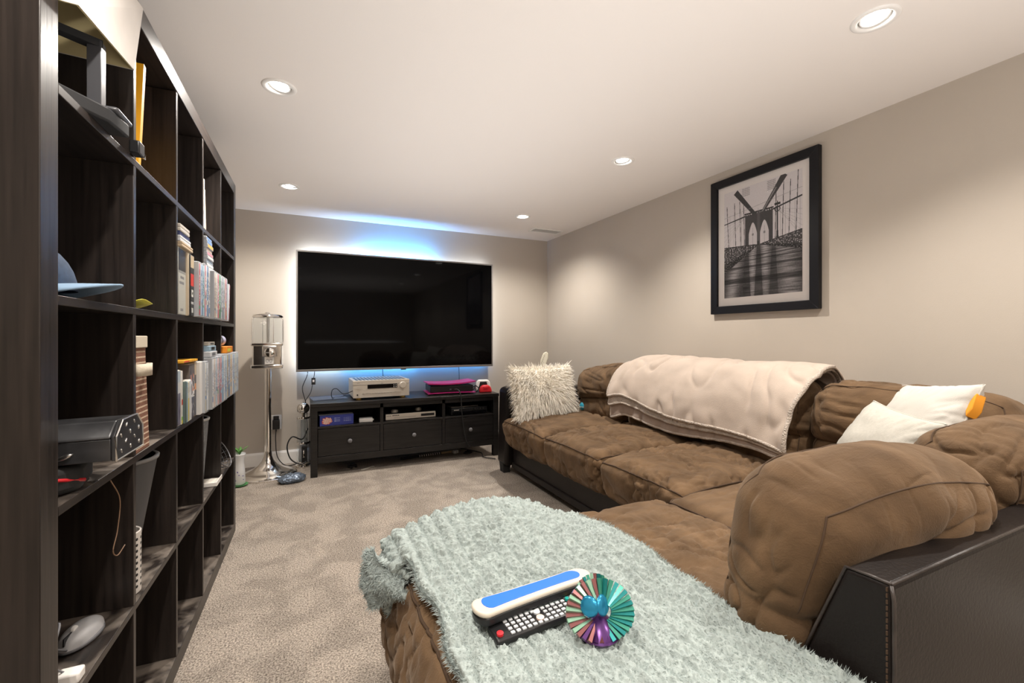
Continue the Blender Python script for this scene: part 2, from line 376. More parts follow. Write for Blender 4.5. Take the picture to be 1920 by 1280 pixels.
# ------------------------------------------------------------------ television
TX0, TX1, TZ0, TZ1, TY = -0.0664, 1.6531, 0.7563, 1.7441, 3.973
tv = empty('television', ((TX0+TX1)/2, YB, (TZ0+TZ1)/2), label='very large black flat television with thin silver frame mounted on the back wall', cat='television')
hw, hh = (TX1-TX0)/2, (TZ1-TZ0)/2; ty = TY-YB
m = MB()
m.box(-hw, hw, ty, ty+.03, hh-.013, hh).box(-hw, hw, ty, ty+.03, -hh, -hh+.018).box(-hw, -hw+.013, ty, ty+.03, -hh+.018, hh-.013).box(hw-.013, hw, ty, ty+.03, -hh+.018, hh-.013)
m.build('frame', mat('tv_frame_metal', (0.24, 0.225, 0.215), 0.4, metal=0.6), tv, bevel=.002)
SCREEN = mat('tv_glass', (0.0015, 0.0015, 0.0018), 0.05, spec=0.12)
MB().box(-hw+.011, hw-.011, ty+.004, ty+.012, -hh+.018, hh-.011).build('screen', SCREEN, tv)
MB().box(-hw+.012, hw-.012, ty+.013, ty+.045, -hh+.019, hh-.012).box(-.45, .45, ty+.045, ty+.065, -hh+.1, .15).build('back_cover', BLACKM, tv, bevel=.004)
MB().box(-.2, .2, ty+.065, -.001, -.2, .2).build('wall_mount', BLACKM, tv)
MB().box(-.022, .022, ty-.003, ty+.02, -hh-.008, -hh+.002).build('logo_tab', BLACK, tv, bevel=.001)
# LED strips stuck along the rim of the back cover
BL, WB, WW = (0.08, 0.38, 1.0), (0.45, 0.68, 1.0), (0.85, 0.92, 1.0)
LEDM = {c: mat('led_'+n, (1, 1, 1), emit=c, estr=5) for n, c in (('blue', BL), ('pale', WB), ('white', WW))}
def strip(x0, x1, z, c, p, up):
    MB().box(x0, x1, ty+.046, ty+.052, z-.004, z+.004).build('led_strip', LEDM[c], tv)
    area('led_light', ((x0+x1)/2+tv.location.x, TY+.062, z+tv.location.z+up*.012), (0, 1.0, up*.85), x1-x0, .012, p, c)
zt, zb = hh-.025, -hh+.03
strip(-hw+.03, -hw+.40, zt, WW, 0.5, 1); strip(-hw+.41, -hw+.53, zt, WB, 0.5, 1); strip(-hw+.54, -hw+1.14, zt, BL, 8.5, 1); strip(-hw+1.15, hw-.03, zt, WW, 0.35, 1)
strip(-hw+.03, -hw+.35, zb, WB, 0.35, -1); strip(-hw+.36, -hw+1.0, zb, BL, 1.0, -1); strip(-hw+1.01, hw-.03, zb, BL, 0.45, -1)
for s, p in ((-1, 0.9), (1, 0.3)):
    MB().box(s*(hw-.03)-.004, s*(hw-.03)+.004, ty+.046, ty+.052, zb, zt).build('led_strip', LEDM[WW], tv)
    area('led_light', (tv.location.x+s*(hw-.018), TY+.062, tv.location.z), (s, .3, 0), .012, zt-zb, p, (0.9, 0.95, 1.0))

# ------------------------------------------------------------------ soft goods toolkit
def cube_grid(nx, ny, nz):
    """surface of the cube [-1,1]^3 as welded quads"""
    V = []; F = []; base = 0
    def face(na, nb, fn, flip):
        nonlocal base
        a = np.linspace(-1, 1, na+1); b = np.linspace(-1, 1, nb+1); A, B = np.meshgrid(a, b, indexing='ij')
        V.append(fn(A.ravel(), B.ravel())); i, j = np.meshgrid(np.arange(na), np.arange(nb), indexing='ij'); i = i.ravel(); j = j.ravel()
        q = np.stack([i*(nb+1)+j, (i+1)*(nb+1)+j, (i+1)*(nb+1)+j+1, i*(nb+1)+j+1], 1)+base
        if flip: q = q[:, ::-1]
        F.append(q); base += (na+1)*(nb+1)
    o = lambda a: np.ones_like(a)
    face(nx, ny, lambda a, b: np.stack([a, b, o(a)], 1), False); face(nx, ny, lambda a, b: np.stack([a, b, -o(a)], 1), True)
    face(ny, nz, lambda a, b: np.stack([o(a), a, b], 1), False); face(ny, nz, lambda a, b: np.stack([-o(a), a, b], 1), True)
    face(nz, nx, lambda a, b: np.stack([b, o(a), a], 1), False); face(nz, nx, lambda a, b: np.stack([b, -o(a), a], 1), True)
    V = np.concatenate(V); F = np.concatenate(F)
    key = np.round(V*100000).astype(np.int64); _, idx, inv = np.unique(key, axis=0, return_index=True, return_inverse=True)
    return V[idx], inv.ravel()[F]
def creases(P, frame, amp, seed, warp=0.03, width=0.10, mask=(0.0, 0.35), mfreq=4):
    """thin fold lines running along one direction; frame = frequencies across/along"""
    w = P+warp*np.stack([noise3(P*7, seed+1), noise3(P*7, seed+2), noise3(P*7, seed+3)], 1)
    n = noise3(w @ np.asarray(frame), seed)
    mk = sstep(mask[0], mask[1], noise3(P*mfreq, seed+5)+0.12)
    return amp*mk*(0.6*np.minimum(1, np.abs(n)/0.5)-np.exp(-(n/width)**2))
def frame_dir(ang, across, along):
    c, s = math.cos(ang), math.sin(ang)        # folds run along direction ang in the xy plane
    return np.array([[-s*across, c*along, 0], [c*across, s*along, 0], [0, 0, across*0.8]])
def cushion(name, h, r, n, parent, loc, rot=(0, 0, 0), puff=(0.01, 0.01, 0.03), seed=0, folds=(), tufts=(), deform=None, noiseamp=0.006,
            seams=('top',), m=None, pipe=0.0035, sharp=0.0, lip=None):
    hx, hy, hz = h; V, F = cube_grid(*n); hv = np.array(h); q = V*hv; inner = np.clip(q, -(hv-r), hv-r); d = q-inner
    L = np.linalg.norm(d, axis=1)[:, None]; P = inner+d/np.maximum(L, 1e-9)*r*np.clip(L/r, 1, 1)
    a, b, c = (P/hv).T
    P = P+np.stack([np.sign(a)*puff[0]*np.abs(a)**2*(1-b*b)*(1-c*c), np.sign(b)*puff[1]*np.abs(b)**2*(1-a*a)*(1-c*c),
                    np.sign(c)*np.abs(c)**2*puff[2]*(np.clip(1-a*a, 0, 1)*np.clip(1-b*b, 0, 1))**0.45], 1)
    if deform is not None: P = deform(P, a, b, c)
    N = vnormals(P, F); disp = noiseamp*noise3(P*6, seed+9)+noiseamp*0.4*noise3(P*15, seed+10)
    for (ang, ac, al, amp, sd, wd_, mk) in folds: disp += creases(P, frame_dir(ang, ac, al), amp, seed+sd, width=wd_, mask=mk)
    # soften displacement on the seams so that the piping sits cleanly
    for tx, ty, dep, rad in tufts:
        dx, dy = P[:,0]-tx, P[:,1]-ty; rr = np.hypot(dx, dy); th = np.arctan2(dy, dx); up = sstep(0.2, 0.6, N[:,2])
        disp += up*(-dep*np.exp(-(rr/rad)**1.3)-dep*0.33*np.exp(-(rr/(rad*2.6))**2)*np.cos(4*th+seed+3*rr/rad)**8*sstep(0.0, rad*.5, rr))
    if lip: 
        e = np.exp(-((P[:,2]-lip)/0.006)**2)*(np.abs(N[:,2]) < 0.6); disp -= 0.006*e
    P = P+N*disp[:, None]
    o = link(name, np_mesh(name, P, F), m or SUEDE, parent, smooth=True, loc=loc, rot=rot)
    if seams:
        def ring(z, keep=None):
            idx = np.where(np.isclose(V[:,2], z) & (np.isclose(np.abs(V[:,0]), 1) | np.isclose(np.abs(V[:,1]), 1)))[0]
            th = np.arctan2(V[idx,1]*1.0, V[idx,0]); return idx[np.argsort(th)]
        mb = MB()
        if 'top' in seams: mb.tube((P+N*0.001)[ring(1)], pipe, 6, closed=True)
        if 'bottom' in seams: mb.tube((P+N*0.001)[ring(-1)], pipe, 6, closed=True)
        if 'front' in seams:   # seam round the face y=+1
            idx = np.where(np.isclose(V[:,1], 1) & (np.isclose(np.abs(V[:,0]), 1) | np.isclose(np.abs(V[:,2]), 1)))[0]
            idx = idx[np.argsort(np.arctan2(V[idx,2], V[idx,0]))]; mb.tube((P+N*0.0005)[idx], pipe, 6, closed=True)
        if 'back' in seams:
            idx = np.where(np.isclose(V[:,1], -1) & (np.isclose(np.abs(V[:,0]), 1) | np.isclose(np.abs(V[:,2]), 1)))[0]
            idx = idx[np.argsort(np.arctan2(V[idx,2], V[idx,0]))]; mb.tube((P+N*0.0005)[idx], pipe, 6, closed=True)
        mb.build('seam', SEAM, o, smooth=True)
    return o

# ------------------------------------------------------------------ sectional sofa
sofa = empty('sectional_sofa', (0, 0, 0), label='brown suede and dark leather L-shaped sectional sofa along the right wall with chaise', cat='sofa')
def sl(m, *a, **k): return m.build(*a, parent=sofa, **k)
sl(MB().prism([(1.425, .075), (2.26, .075), (2.26, .27), (1.425, .27)], 1.26, 3.03, 'y'), 'base_frame', LEATHER, bevel=.012)
sl(MB().prism([(1.395, .235), (1.47, .235), (1.47, .285), (1.40, .285)], 1.27, 3.03, 'y'), 'front_rail', LEATHER, bevel=.012, seg=3)
sl(MB().prism([(1.41, .055), (1.46, .055), (1.46, .095), (1.415, .095)], 1.27, 3.03, 'y'), 'bottom_rail', LEATHER, bevel=.006)
sl(MB().box(.26, 2.26, .40, 1.22, .075, .20), 'base_frame', LEATHER, bevel=.012)
# far arm, front edge raked
sl(MB().prism([(1.365, .06), (2.27, .06), (2.27, .63), (1.43, .655), (1.38, .64)], 3.035, 3.20, 'y'), 'armrest', LEATHER, bevel=.028, seg=4)
# back frame by the wall and the raked back frame of the chaise leg
sl(MB().box(2.20, 2.30, .36, 3.03, .075, .70), 'back_frame', LEATHER, bevel=.02)
bk = sl(MB().prism([(.357, .06), (.60, .06), (.52, .40), (.425, .662), (.36, .664)], .80, 2.26, 'x'), 'back_frame', LEATHER, bevel=.008, seg=3)
m = MB(); yy = .357
m.tube([(.80, .357, .07), (.80, .357, .40), (.80, .358, .64), (.802, .362, .662)], .0028, 8)
m.tube([(.802, .362, .664), (1.2, .362, .665), (1.7, .362, .665), (2.2, .362, .665)], .0028, 8)
m.tube([(.802, .362, .664), (.802, .39, .664), (.802, .424, .662), (.80, .47, .54), (.80, .52, .40)], .0026, 8)
m.build('edge_piping', LEATHER_HL, bk, smooth=True)
m = MB()
for k in range(56):   # saddle stitches along the end panel
    z = .655-.0095*k; m.box(.7975, .8005, .3655, .3672, z-.003, z+.003)
s_ = m.build('stitching', SEAM, bk); s_['kind'] = 'stuff'
for x, y in ((1.40, 3.12), (1.44, 1.9), (2.2, 3.12), (.30, 1.15), (.30, .46), (.85, .43)):
    sl(MB().prism([(-.035, .075), (.035, .075), (.026, 0), (-.026, 0)], -.035, .035, 'y'), 'foot', BLACKM, loc=(x, y, 0), bevel=.003)
# seats
FS = [(0.35, 26, 5, .005, 1, .10, (0.0, .3)), (-0.5, 20, 4, .004, 20, .10, (.05, .4))]
def seat(y0, y1, seed, tf, x0=1.345, x1=2.08, z0=.245, z1=.425, pf=.055):
    hx, hy, hz = (x1-x0)/2, (y1-y0)/2-.001, (z1-z0)/2
    def df(P, a, b, c):
        P = P.copy(); P[:,0] -= .022*np.clip(-a, 0, 1)*np.clip(c+.4, 0, 1)   # soft overhanging lip
        P[:,2] -= .018*np.clip(-a-.55, 0, 1)*np.clip(c, 0, 1)
        return P
    return cushion('seat_cushion', (hx, hy, hz), .045, (110, 90, 20), sofa, ((x0+x1)/2, (y0+y1)/2, (z0+z1)/2), puff=(.012, .004, pf), seed=seed,
            folds=[(1.2, 15, 3.5, .0105, 1, .085, (-.05, .3)), (0.35, 17, 4, .008, 20, .085, (.0, .35)), (2.3, 32, 7, .0035, 40, .11, (-.1, .3))], tufts=tf, deform=df, noiseamp=.009)
tfs = [(-.12, -.13, .022, .045), (-.12, .13, .022, .045), (.10, -.13, .022, .045), (.10, .13, .022, .045)]
seat(2.40, 3.03, 11, []); seat(1.825, 2.40, 23, tfs, z1=.43); seat(1.265, 1.825, 37, tfs, z1=.43, pf=.05)
# chaise cushion (its end wrapped in suede) and the corner seat
def dfc(P, a, b, c):
    P = P.copy(); P[:,0] += .030*np.clip(-a, 0, 1)**3*np.clip(c, 0, 1); P[:,1] += .012*np.clip(b, 0, 1)**3
    P[:,2] -= .006*np.clip(b-.5, 0, 1); return P
cushion('chaise_cushion', (.505, .42, .125), .04, (150, 120, 26), sofa, (.70, .842, .315), puff=(.012, .006, .028), seed=51,
        folds=[(.15, 15, 3.5, .009, 1, .085, (-.15, .25)), (-.5, 17, 4, .008, 20, .085, (-.05, .3)), (1.3, 40, 8, .003, 40, .12, (-.1, .3))],
        tufts=[(.10, .22, .020, .045), (.34, .22, .020, .045), (.10, -.06, .020, .045), (.34, -.06, .020, .045), (-.2, .22, .02, .045)], deform=dfc, noiseamp=.007)
cushion('seat_cushion', (.435, .42, .09), .035, (80, 80, 16), sofa, (1.655, .842, .34), puff=(.006, .006, .035), seed=67,
        folds=[(.15, 22, 5, .006, 1, .10, (-.05, .3))], tufts=[(-.15, .15, .02, .045), (.12, .15, .02, .045)], noiseamp=.007)
# back cushions; local frame: x = width, y = front (+), z = up; two lobes with a pinch between them
def back_cushion(w, hgt, th, loc, rz, lean, seed, n=(80, 34, 60), pinch=-.03, top=.02, folds=None, skew=0, sag=0, slant=0):
    def df(P, a, b, c):
        P = P.copy(); z = P[:,2]
        g = np.exp(-((z-pinch)/.016)**2); P[:,1] *= (1-.16*g); P[:,0] *= (1-.02*g)
        P[:,1] += np.where(z < pinch, -.012*np.clip(b, 0, 1), .028*np.clip(b, 0, 1)*np.clip(1-((z-.5*hgt/2)/(hgt*.4))**2, 0, 1))
        P[:,0] += slant*np.clip(-a, 0, 1)*(P[:,2]+.06)
        P[:,2] += skew*P[:,0]+top*np.clip(c, 0, 1)*(1-a*a)-sag*(a*a)*np.clip(c, 0, 1)
        return P
    fl = folds or [(0.0, 14, 5, .0, 1, .1, (0, 1))]
    o = cushion('back_cushion', (w/2, th/2, hgt/2), min(.09, th*.46), n, sofa, loc, rot=(lean, 0, rz), puff=(.012, .016, .016), seed=seed,
                folds=(), seams=('front', 'back'), deform=df, noiseamp=.009, pipe=.0017, m=SUEDE)
    # folds: added on the finished mesh so that they follow the pinch
    me = o.data; V = np.empty(len(me.vertices)*3, np.float32); me.vertices.foreach_get('co', V); V = V.reshape(-1, 3).astype(float)
    Nn = np.empty(len(me.vertices)*3, np.float32); me.vertices.foreach_get('normal', Nn); Nn = Nn.reshape(-1, 3)
    Q = V[:, [0, 2, 1]]                                     # fold field in the plane of the face
    d = creases(Q, frame_dir(1.15, 17, 3), .0062, seed+3, width=.09, mask=(.0, .4), warp=.015)+creases(Q, frame_dir(.2, 17, 3), .0062, seed+8, width=.085, mask=(.05, .4), warp=.015)
    # gathers fanning from the seam
    ga = sstep(hgt*.16, hgt*.5, V[:,2])*sstep(-.2, .3, noise3(V*6, seed+31)+.1); gq = V*np.array([26, 7, 5]); d += -.0030*ga*np.exp(-(noise3(gq, seed+30)/.14)**2)
    V += Nn*d[:, None]; me.vertices.foreach_set('co', V.astype(np.float32).ravel()); me.update()
    return o
# along the right wall (front faces -x): rz = +90deg
back_cushion(.60, .40, .22, (2.085, 2.715, .60), PI/2, math.radians(10), 101, skew=-.12)
back_cushion(.58, .42, .22, (2.085, 2.11, .62), PI/2, math.radians(10), 115, n=(50, 24, 40))
back_cushion(.58, .42, .22, (2.085, 1.515, .62), PI/2, math.radians(10), 127, n=(60, 24, 44))
back_cushion(.62, .42, .24, (2.085, .885, .62), PI/2, math.radians(10), 139, n=(80, 30, 50), top=.01)
# along the chaise leg (front faces +y)
back_cushion(.56, .375, .20, (1.055, .530, .615), math.radians(-6), math.radians(13), 153, n=(150, 56, 110), pinch=-.070, top=.0, sag=.045, slant=.10)
back_cushion(.56, .36, .22, (1.70, .515, .605), math.radians(0), math.radians(12), 165, n=(90, 40, 70), pinch=-.06, top=.02)

# ------------------------------------------------------------------ teal chenille blanket over the chaise
TEAL = mat('teal_chenille', (0.355, 0.405, 0.39), 0.95, spec=0.1, sheen=0.1, sheenc=(.9, .97, 1), var=.12, vscale=26, bump=.5, bscale=420, bdist=.003)
def blanket_surface(X, Y):
    """maps flat cloth coordinates to the draped cloth"""
    xe, ye, yn, r = .262, 1.235, .40, .055
    # the cloth lies on the chaise between xe and .80, bends down past xe (end), ye (front) and yn (rear)
    def wrap(s):   # s = cloth length past the edge -> (forward, drop)
        a = np.clip(s, 0, r*PI/2)/r; ex = np.clip(s-r*PI/2, 0, None)
        return r*np.sin(a)+ex*0.10, r*(1-np.cos(a))+ex
    ye = ye-.05*sstep(.60, .80, X); fx, dx = wrap(xe-X); fy, dy = wrap(Y-ye); fn, dn = wrap(yn-Y)
    px = np.where(X < xe, xe-fx, X); py = np.where(Y > ye, ye+fy, np.where(Y < yn, yn-fn, Y))
    z = .488+.052*np.exp(-((X-.50)/.17)**2-((Y-1.19)/.16)**2)+.016*np.exp(-((X-.35)/.12)**2-((Y-1.17)/.12)**2)
    z = z-.030*sstep(.60, .80, X)*sstep(.95, 1.22, Y)
    z = z-np.maximum(dx, np.maximum(dy, dn))
    z = z-.012*np.exp(-((X-.42)/.15)**2-((Y-.80)/.12)**2)
    return np.stack([px, py, z], 1)
nu, nv = 460, 820
U, Vv = np.meshgrid(np.linspace(0, 1, nu+1), np.linspace(0, 1, nv+1), indexing='ij'); U = U.ravel(); Vv = Vv.ravel()
Yc = .22+Vv*(1.50-.22)
left = .228-.150*sstep(1.085, 1.17, Yc)+.012*np.sin(Yc*9)+.006*np.sin(Yc*31)
right = .792+.012*np.sin(Yc*6+1)+.02*sstep(1.1, 1.35, Yc)*-1+.005*np.sin(Yc*37)
Xc = left+U*(right-left)
B0 = blanket_surface(Xc, Yc)
i, j = np.meshgrid(np.arange(nu), np.arange(nv), indexing='ij'); i = i.ravel(); j = j.ravel()
BF = np.stack([i*(nv+1)+j, (i+1)*(nv+1)+j, (i+1)*(nv+1)+j+1, i*(nv+1)+j+1], 1)
BN = vnormals(B0, BF)
C2 = np.stack([Xc, Yc, 0*Xc], 1)
wv = Xc+.012*noise3(C2*5, 1)+.0025*noise3(C2*30, 2)
ph = (wv/.036) % 1.0
rib = np.abs(np.sin(PI*ph))**0.6
knob = noise3(np.stack([Xc*90, Yc*90, 0*Xc], 1), 4); knob2 = noise3(np.stack([Xc*190, Yc*190, 0*Xc], 1), 5); clump = noise3(np.stack([Xc*45, Yc*60, 0*Xc], 1), 6)
soft = .010*noise3(C2*6, 7)+.006*noise3(C2*13, 8)
edge = np.minimum(np.minimum(U*nu, (1-U)*nu), np.minimum(Vv*nv, (1-Vv)*nv))
tfall = sstep(0, 7, edge)
hgt_ = .003+tfall*(.0105*rib+.0066*knob*(.3+rib)+.0034*knob2+.0050*clump*rib)+soft*.6
BP = B0+BN*hgt_[:, None]
BB = B0-BN*.003+BN*(soft*.6)[:, None]     # underside
nB = len(BP)
bo = np.concatenate([np.arange(nv)*1, (np.arange(nu))*(nv+1)+nv, nu*(nv+1)+nv-np.arange(nv), (nu-np.arange(nu))*(nv+1)])
bn_ = np.roll(bo, -1)
side = np.stack([bo, bn_, bn_+nB, bo+nB], 1)
allF = np.concatenate([BF, BF[:, ::-1]+nB, side])
tb = link('blanket', np_mesh('blanket', np.concatenate([BP, BB]), allF), TEAL, None, smooth=True)
setp(tb, 'pale teal ribbed chenille blanket spread over the chaise end of the sofa', 'blanket')
# pile: short curled tufts of yarn
def tufts_mesh(name, P, N, length, width, parent, m, seed, segs=3, lean=.6, jit=.5, dirv=None, grav=0):
    r_ = np.random.RandomState(seed); n = len(P); T1 = np.cross(N, r_.normal(size=(n, 3))); T1 /= np.maximum(np.linalg.norm(T1, axis=1), 1e-9)[:, None]
    Bv = np.cross(N, T1); d = T1 if dirv is None else dirv
    L = length*(1+jit*(r_.rand(n)-.5)*2); rows = []
    for k in range(segs+1):
        s = k/segs; c = P+N*(L*s*(1-.35*lean*s))[:, None]+d*(L*lean*s*s)[:, None]+T1*(L*.25*np.sin(s*3))[:, None]; c[:, 2] -= grav*L*s*s
        w = width*(1-s)**.6*(1 if k else .8)
        if k < segs: rows.append(np.stack([c-Bv*w, c+Bv*w*.5+N*w*.0+d*w*.6], 1))
        else: rows.append(c[:, None, :])
    per = 2*segs+1; V = np.concatenate(rows, 1).reshape(-1, 3); b = (np.arange(n)*per)[:, None]; tr = []
    for k in range(segs-1): tr += [[2*k, 2*k+1, 2*k+3], [2*k, 2*k+3, 2*k+2]]
    tr.append([2*segs-2, 2*segs-1, 2*segs]); F = (b[:, :, None]+np.array(tr)[None]).reshape(-1, 3)
    o = link(name, np_mesh(name, V, F), m, parent, smooth=False); o['kind'] = 'stuff'; return o
r_ = np.random.RandomState(5)
sel = r_.choice(nB, 80000, replace=False); sel = sel[(Yc[sel] > .40)]
tufts_mesh('pile', BP[sel]-BN[sel]*.0015, BN[sel], .0048, .0010, tb, TEAL, 6, segs=2, lean=1.2)
es = np.where(edge < 2)[0]; es = es[(Yc[es] > .35)]; es = r_.choice(es, 9000); en = BN[es].copy()
side_ = np.where(U[es] < .5, -1, 1)*(np.abs(U[es]-.5) > .495); en[:, 0] += side_*1.3; en[:, 2] -= .2; en /= np.linalg.norm(en, axis=1)[:, None]
tufts_mesh('fringe_pile', BP[es]-BN[es]*.002, en, .012, .0013, tb, TEAL, 8, segs=2, lean=.6)
# the folded corner that hangs past the end of the chaise
fl_u, fl_v = 90, 60
U2, V2 = np.meshgrid(np.linspace(0, 1, fl_u+1), np.linspace(0, 1, fl_v+1), indexing='ij'); U2 = U2.ravel(); V2 = V2.ravel()
fx = .228-.066*np.sin(U2*PI*.62)-.012*V2+.010*np.sin(V2*9+U2*3); fy = 1.075+.17*U2+.02*np.sin(V2*7); fz = .455+.012*np.sin(U2*3.0)-.105*V2**1.1*(.35+.65*np.sin(U2*PI))-.012*np.cos(U2*14)*V2
FP = np.stack([fx, fy, fz], 1); i, j = np.meshgrid(np.arange(fl_u), np.arange(fl_v), indexing='ij'); i = i.ravel(); j = j.ravel()
FF = np.stack([i*(fl_v+1)+j, (i+1)*(fl_v+1)+j, (i+1)*(fl_v+1)+j+1, i*(fl_v+1)+j+1], 1); FN = vnormals(FP, FF)
FP2 = FP+FN*(.003*noise3(FP*80, 3)+.002*noise3(FP*190, 4))[:, None]
fo = link('turned_corner', np_mesh('turned_corner', FP2, FF), TEAL, tb, smooth=True)
so_ = fo.modifiers.new('thick', 'SOLIDIFY'); so_.thickness = .014; so_.offset = 0
s2 = r_.choice(len(FP2), 4500); tufts_mesh('corner_pile', np.concatenate([FP2[s2]-FN[s2]*.006, FP2[s2]+FN[s2]*.006]), np.concatenate([-FN[s2], FN[s2]]), .010, .0013, fo, TEAL, 9, segs=2, lean=.9)

# ------------------------------------------------------------------ folded beige throw over the sofa back
THROW = mat('beige_fleece', (0.50, 0.415, 0.35), 0.95, spec=0.1, sheen=0.4, sheenc=(1, .92, .85), var=.08, vscale=9, bump=.4, bscale=300, bdist=.003, detail=6)
SHERPA = mat('cream_sherpa', (0.56, 0.485, 0.42), 0.95, spec=0.1, bump=1.0, bscale=160, bdist=.01, var=.1, vscale=90)
UNDER = mat('taupe_fleece', (0.34, 0.265, 0.22), 0.95, spec=0.1, sheen=.3, bump=.5, bscale=260, bdist=.004, var=.1, vscale=20)
throw = empty('throw_blanket', (2.0, 1.85, .87), label='beige fleece throw folded over the middle of the sofa back', cat='blanket')
TH0 = Vector((2.0, 1.85, .87))
def throw_layer(name, off, drop0, drop1, y0, y1, m, seed, sherpa_band=None, th=.010):
    # profile from behind the back over its top and down in front; arc length s
    prof = np.array([(2.235, .70), (2.232, .80), (2.205, .862), (2.15, .888), (2.08, .882), (2.015, .850), (1.965, .79), (1.925, .71), (1.902, .62), (1.895, .52), (1.893, .40)])
    seg = np.r_[0, np.cumsum(np.linalg.norm(np.diff(prof, axis=0), axis=1))]
    na, nb = 120, 170
    A, B = np.meshgrid(np.linspace(0, 1, na+1), np.linspace(0, 1, nb+1), indexing='ij'); A = A.ravel(); B = B.ravel()
    # B: 0 at near end (y0) .. 1 at far end (y1)
    smax = drop0+(drop1-drop0)*B+.010*np.sin(B*9+seed)+.012*np.sin(B*4)
    s = A*smax
    # smooth the profile
    ss = np.linspace(0, seg[-1], 200); px = np.interp(ss, seg, prof[:, 0]); pz = np.interp(ss, seg, prof[:, 1])
    ker = np.ones(15)/15; px = np.convolve(np.pad(px, 7, 'edge'), ker, 'valid'); pz = np.convolve(np.pad(pz, 7, 'edge'), ker, 'valid')
    x = np.interp(s, ss, px); z = np.interp(s, ss, pz)
    front = sstep(.30, .60, s)
    y = y0+(y1-y0)*B+front*(.045*(1-B))-front*.02*B
    far = sstep(.86, 1, B); z = z-.055*far**1.5*(1-.3*front); x = x+.0*far
    near = sstep(.10, 0, B); z = z-.010*near
    P = np.stack([x, y, z], 1)
    i, j = np.meshgrid(np.arange(na), np.arange(nb), indexing='ij'); i = i.ravel(); j = j.ravel()
    F = np.stack([i*(nb+1)+j, i*(nb+1)+j+1, (i+1)*(nb+1)+j+1, (i+1)*(nb+1)+j], 1)
    N = vnormals(P, F)
    if N[len(N)//2, 0] > 0: F = F[:, ::-1]; N = -N
    d = off+.010*noise3(P*np.array([4, 3.5, 4]), seed)+.005*noise3(P*11, seed+1)+creases(P[:, [1, 2, 0]], frame_dir(1.5, 9, 2.2), .009, seed+2, width=.14)
    d += front*.012*np.sin(B*11+seed)
    P = P+N*d[:, None]
    P2 = P-N*th
    n1 = len(P); W = nb+1
    bo = np.concatenate([np.arange(nb), np.arange(na)*W+nb, na*W+nb-np.arange(nb), (na-np.arange(na))*W]); bn2 = np.roll(bo, -1)
    AF = np.concatenate([F, F[:, ::-1]+n1, np.stack([bo, bo+n1, bn2+n1, bn2], 1)])
    PP = np.concatenate([P, P2])-np.array(TH0)
    o = link(name, np_mesh(name, PP, AF), m, throw, smooth=True)
    # rolled hem along the lower and the two short edges
    low = na*W+np.arange(nb+1); nr = np.arange(na//3, na+1)*W; fr = np.arange(na//3, na+1)*W+nb
    mid = (PP[:n1]+PP[n1:])/2
    hem = MB().tube([tuple(p) for p in mid[np.concatenate([nr, low[1:], fr[::-1][1:]])]], th*.8, 8)
    hem.build('hem', SHERPA, o, smooth=True)
    return o
throw_layer('fold_layer', .004, .735, .735, 1.215, 2.47, UNDER, 210)
throw_layer('fold_layer', .017, .712, .655, 1.195, 2.485, SHERPA, 210)
throw_layer('fold_layer', .031, .700, .60, 1.185, 2.495, THROW, 210, th=.012)

# ------------------------------------------------------------------ loose pillows
def pillow_mesh(name, w, h, t, seed, n=64, pinch=.055, wr=.004):
    a = np.linspace(-1, 1, n+1); A, B = np.meshgrid(a, a, indexing='ij'); A = A.ravel(); B = B.ravel(); W = n+1
    th = t*(np.clip(1-A**2, 0, 1)**.42)*(np.clip(1-B**2, 0, 1)**.42)*(1-.12*noise3(np.stack([A*1.7, B*1.7, 0*A], 1), seed))
    x = w/2*A*(1-pinch*(1-B*B)); z = h/2*B*(1-pinch*(1-A*A))
    i, j = np.meshgrid(np.arange(n), np.arange(n), indexing='ij'); i = i.ravel(); j = j.ravel()
    q = np.stack([i*W+j, (i+1)*W+j, (i+1)*W+j+1, i*W+j+1], 1)
    P1 = np.stack([x, th, z], 1); P2 = np.stack([x, -th, z], 1)
    P = np.concatenate([P1, P2]); F = np.concatenate([q[:, ::-1], q+len(P1)])
    N = vnormals(P, F); ed = np.concatenate([1-np.maximum(np.abs(A), np.abs(B))]*2)
    rad = np.concatenate([np.stack([np.arctan2(B, A)*6, np.hypot(A, B)*1.6, 0*A], 1)]*2); rad[len(P1):, 2] += 9
    d = wr*noise3(P*11, seed)+wr*.5*noise3(P*24, seed+1)-wr*1.2*sstep(.5, .05, ed)*sstep(0, .03, ed)*np.exp(-(noise3(rad, seed+2)/.16)**2)
    P = P+N*(d*sstep(0, .06, ed))[:, None]
    ring = np.concatenate([np.arange(n), np.arange(n)*W+n, n*W+n-np.arange(n), (n-np.arange(n))*W])
    return P, F, N, ring
def pillow(name, w, h, t, loc, rot, m, seed, label, edge_m=None, **k):
    P, F, N, ring = pillow_mesh(name, w, h, t, seed, **k)
    o = empty(name, loc, rot, label, 'pillow')
    c = link('cover', np_mesh('cover', P, F), m, o, smooth=True)
    MB().tube([tuple(p) for p in P[ring]], .0028, 6, closed=True).build('edge_seam', edge_m or m, c, smooth=True)
    return o, P, N, ring
LINEN = mat('white_linen', (0.47, 0.45, 0.40), 0.9, spec=.2, bump=.5, bscale=500, bdist=.002, var=.05, vscale=120)
COTTON = mat('white_cotton', (0.54, 0.515, 0.47), 0.9, spec=.2, bump=.35, bscale=500, bdist=.002)
FURB = mat('cream_wool', (0.86, 0.82, 0.74), 0.95, spec=.1, sheen=.3, var=.15, vscale=20)
pillow('throw_pillow', .38, .38, .082, (1.685, .805, .628), (math.radians(25), math.radians(-2), math.radians(50)), LINEN, 31,
       'off-white linen throw pillow with dented corner, in front of the white cotton one')
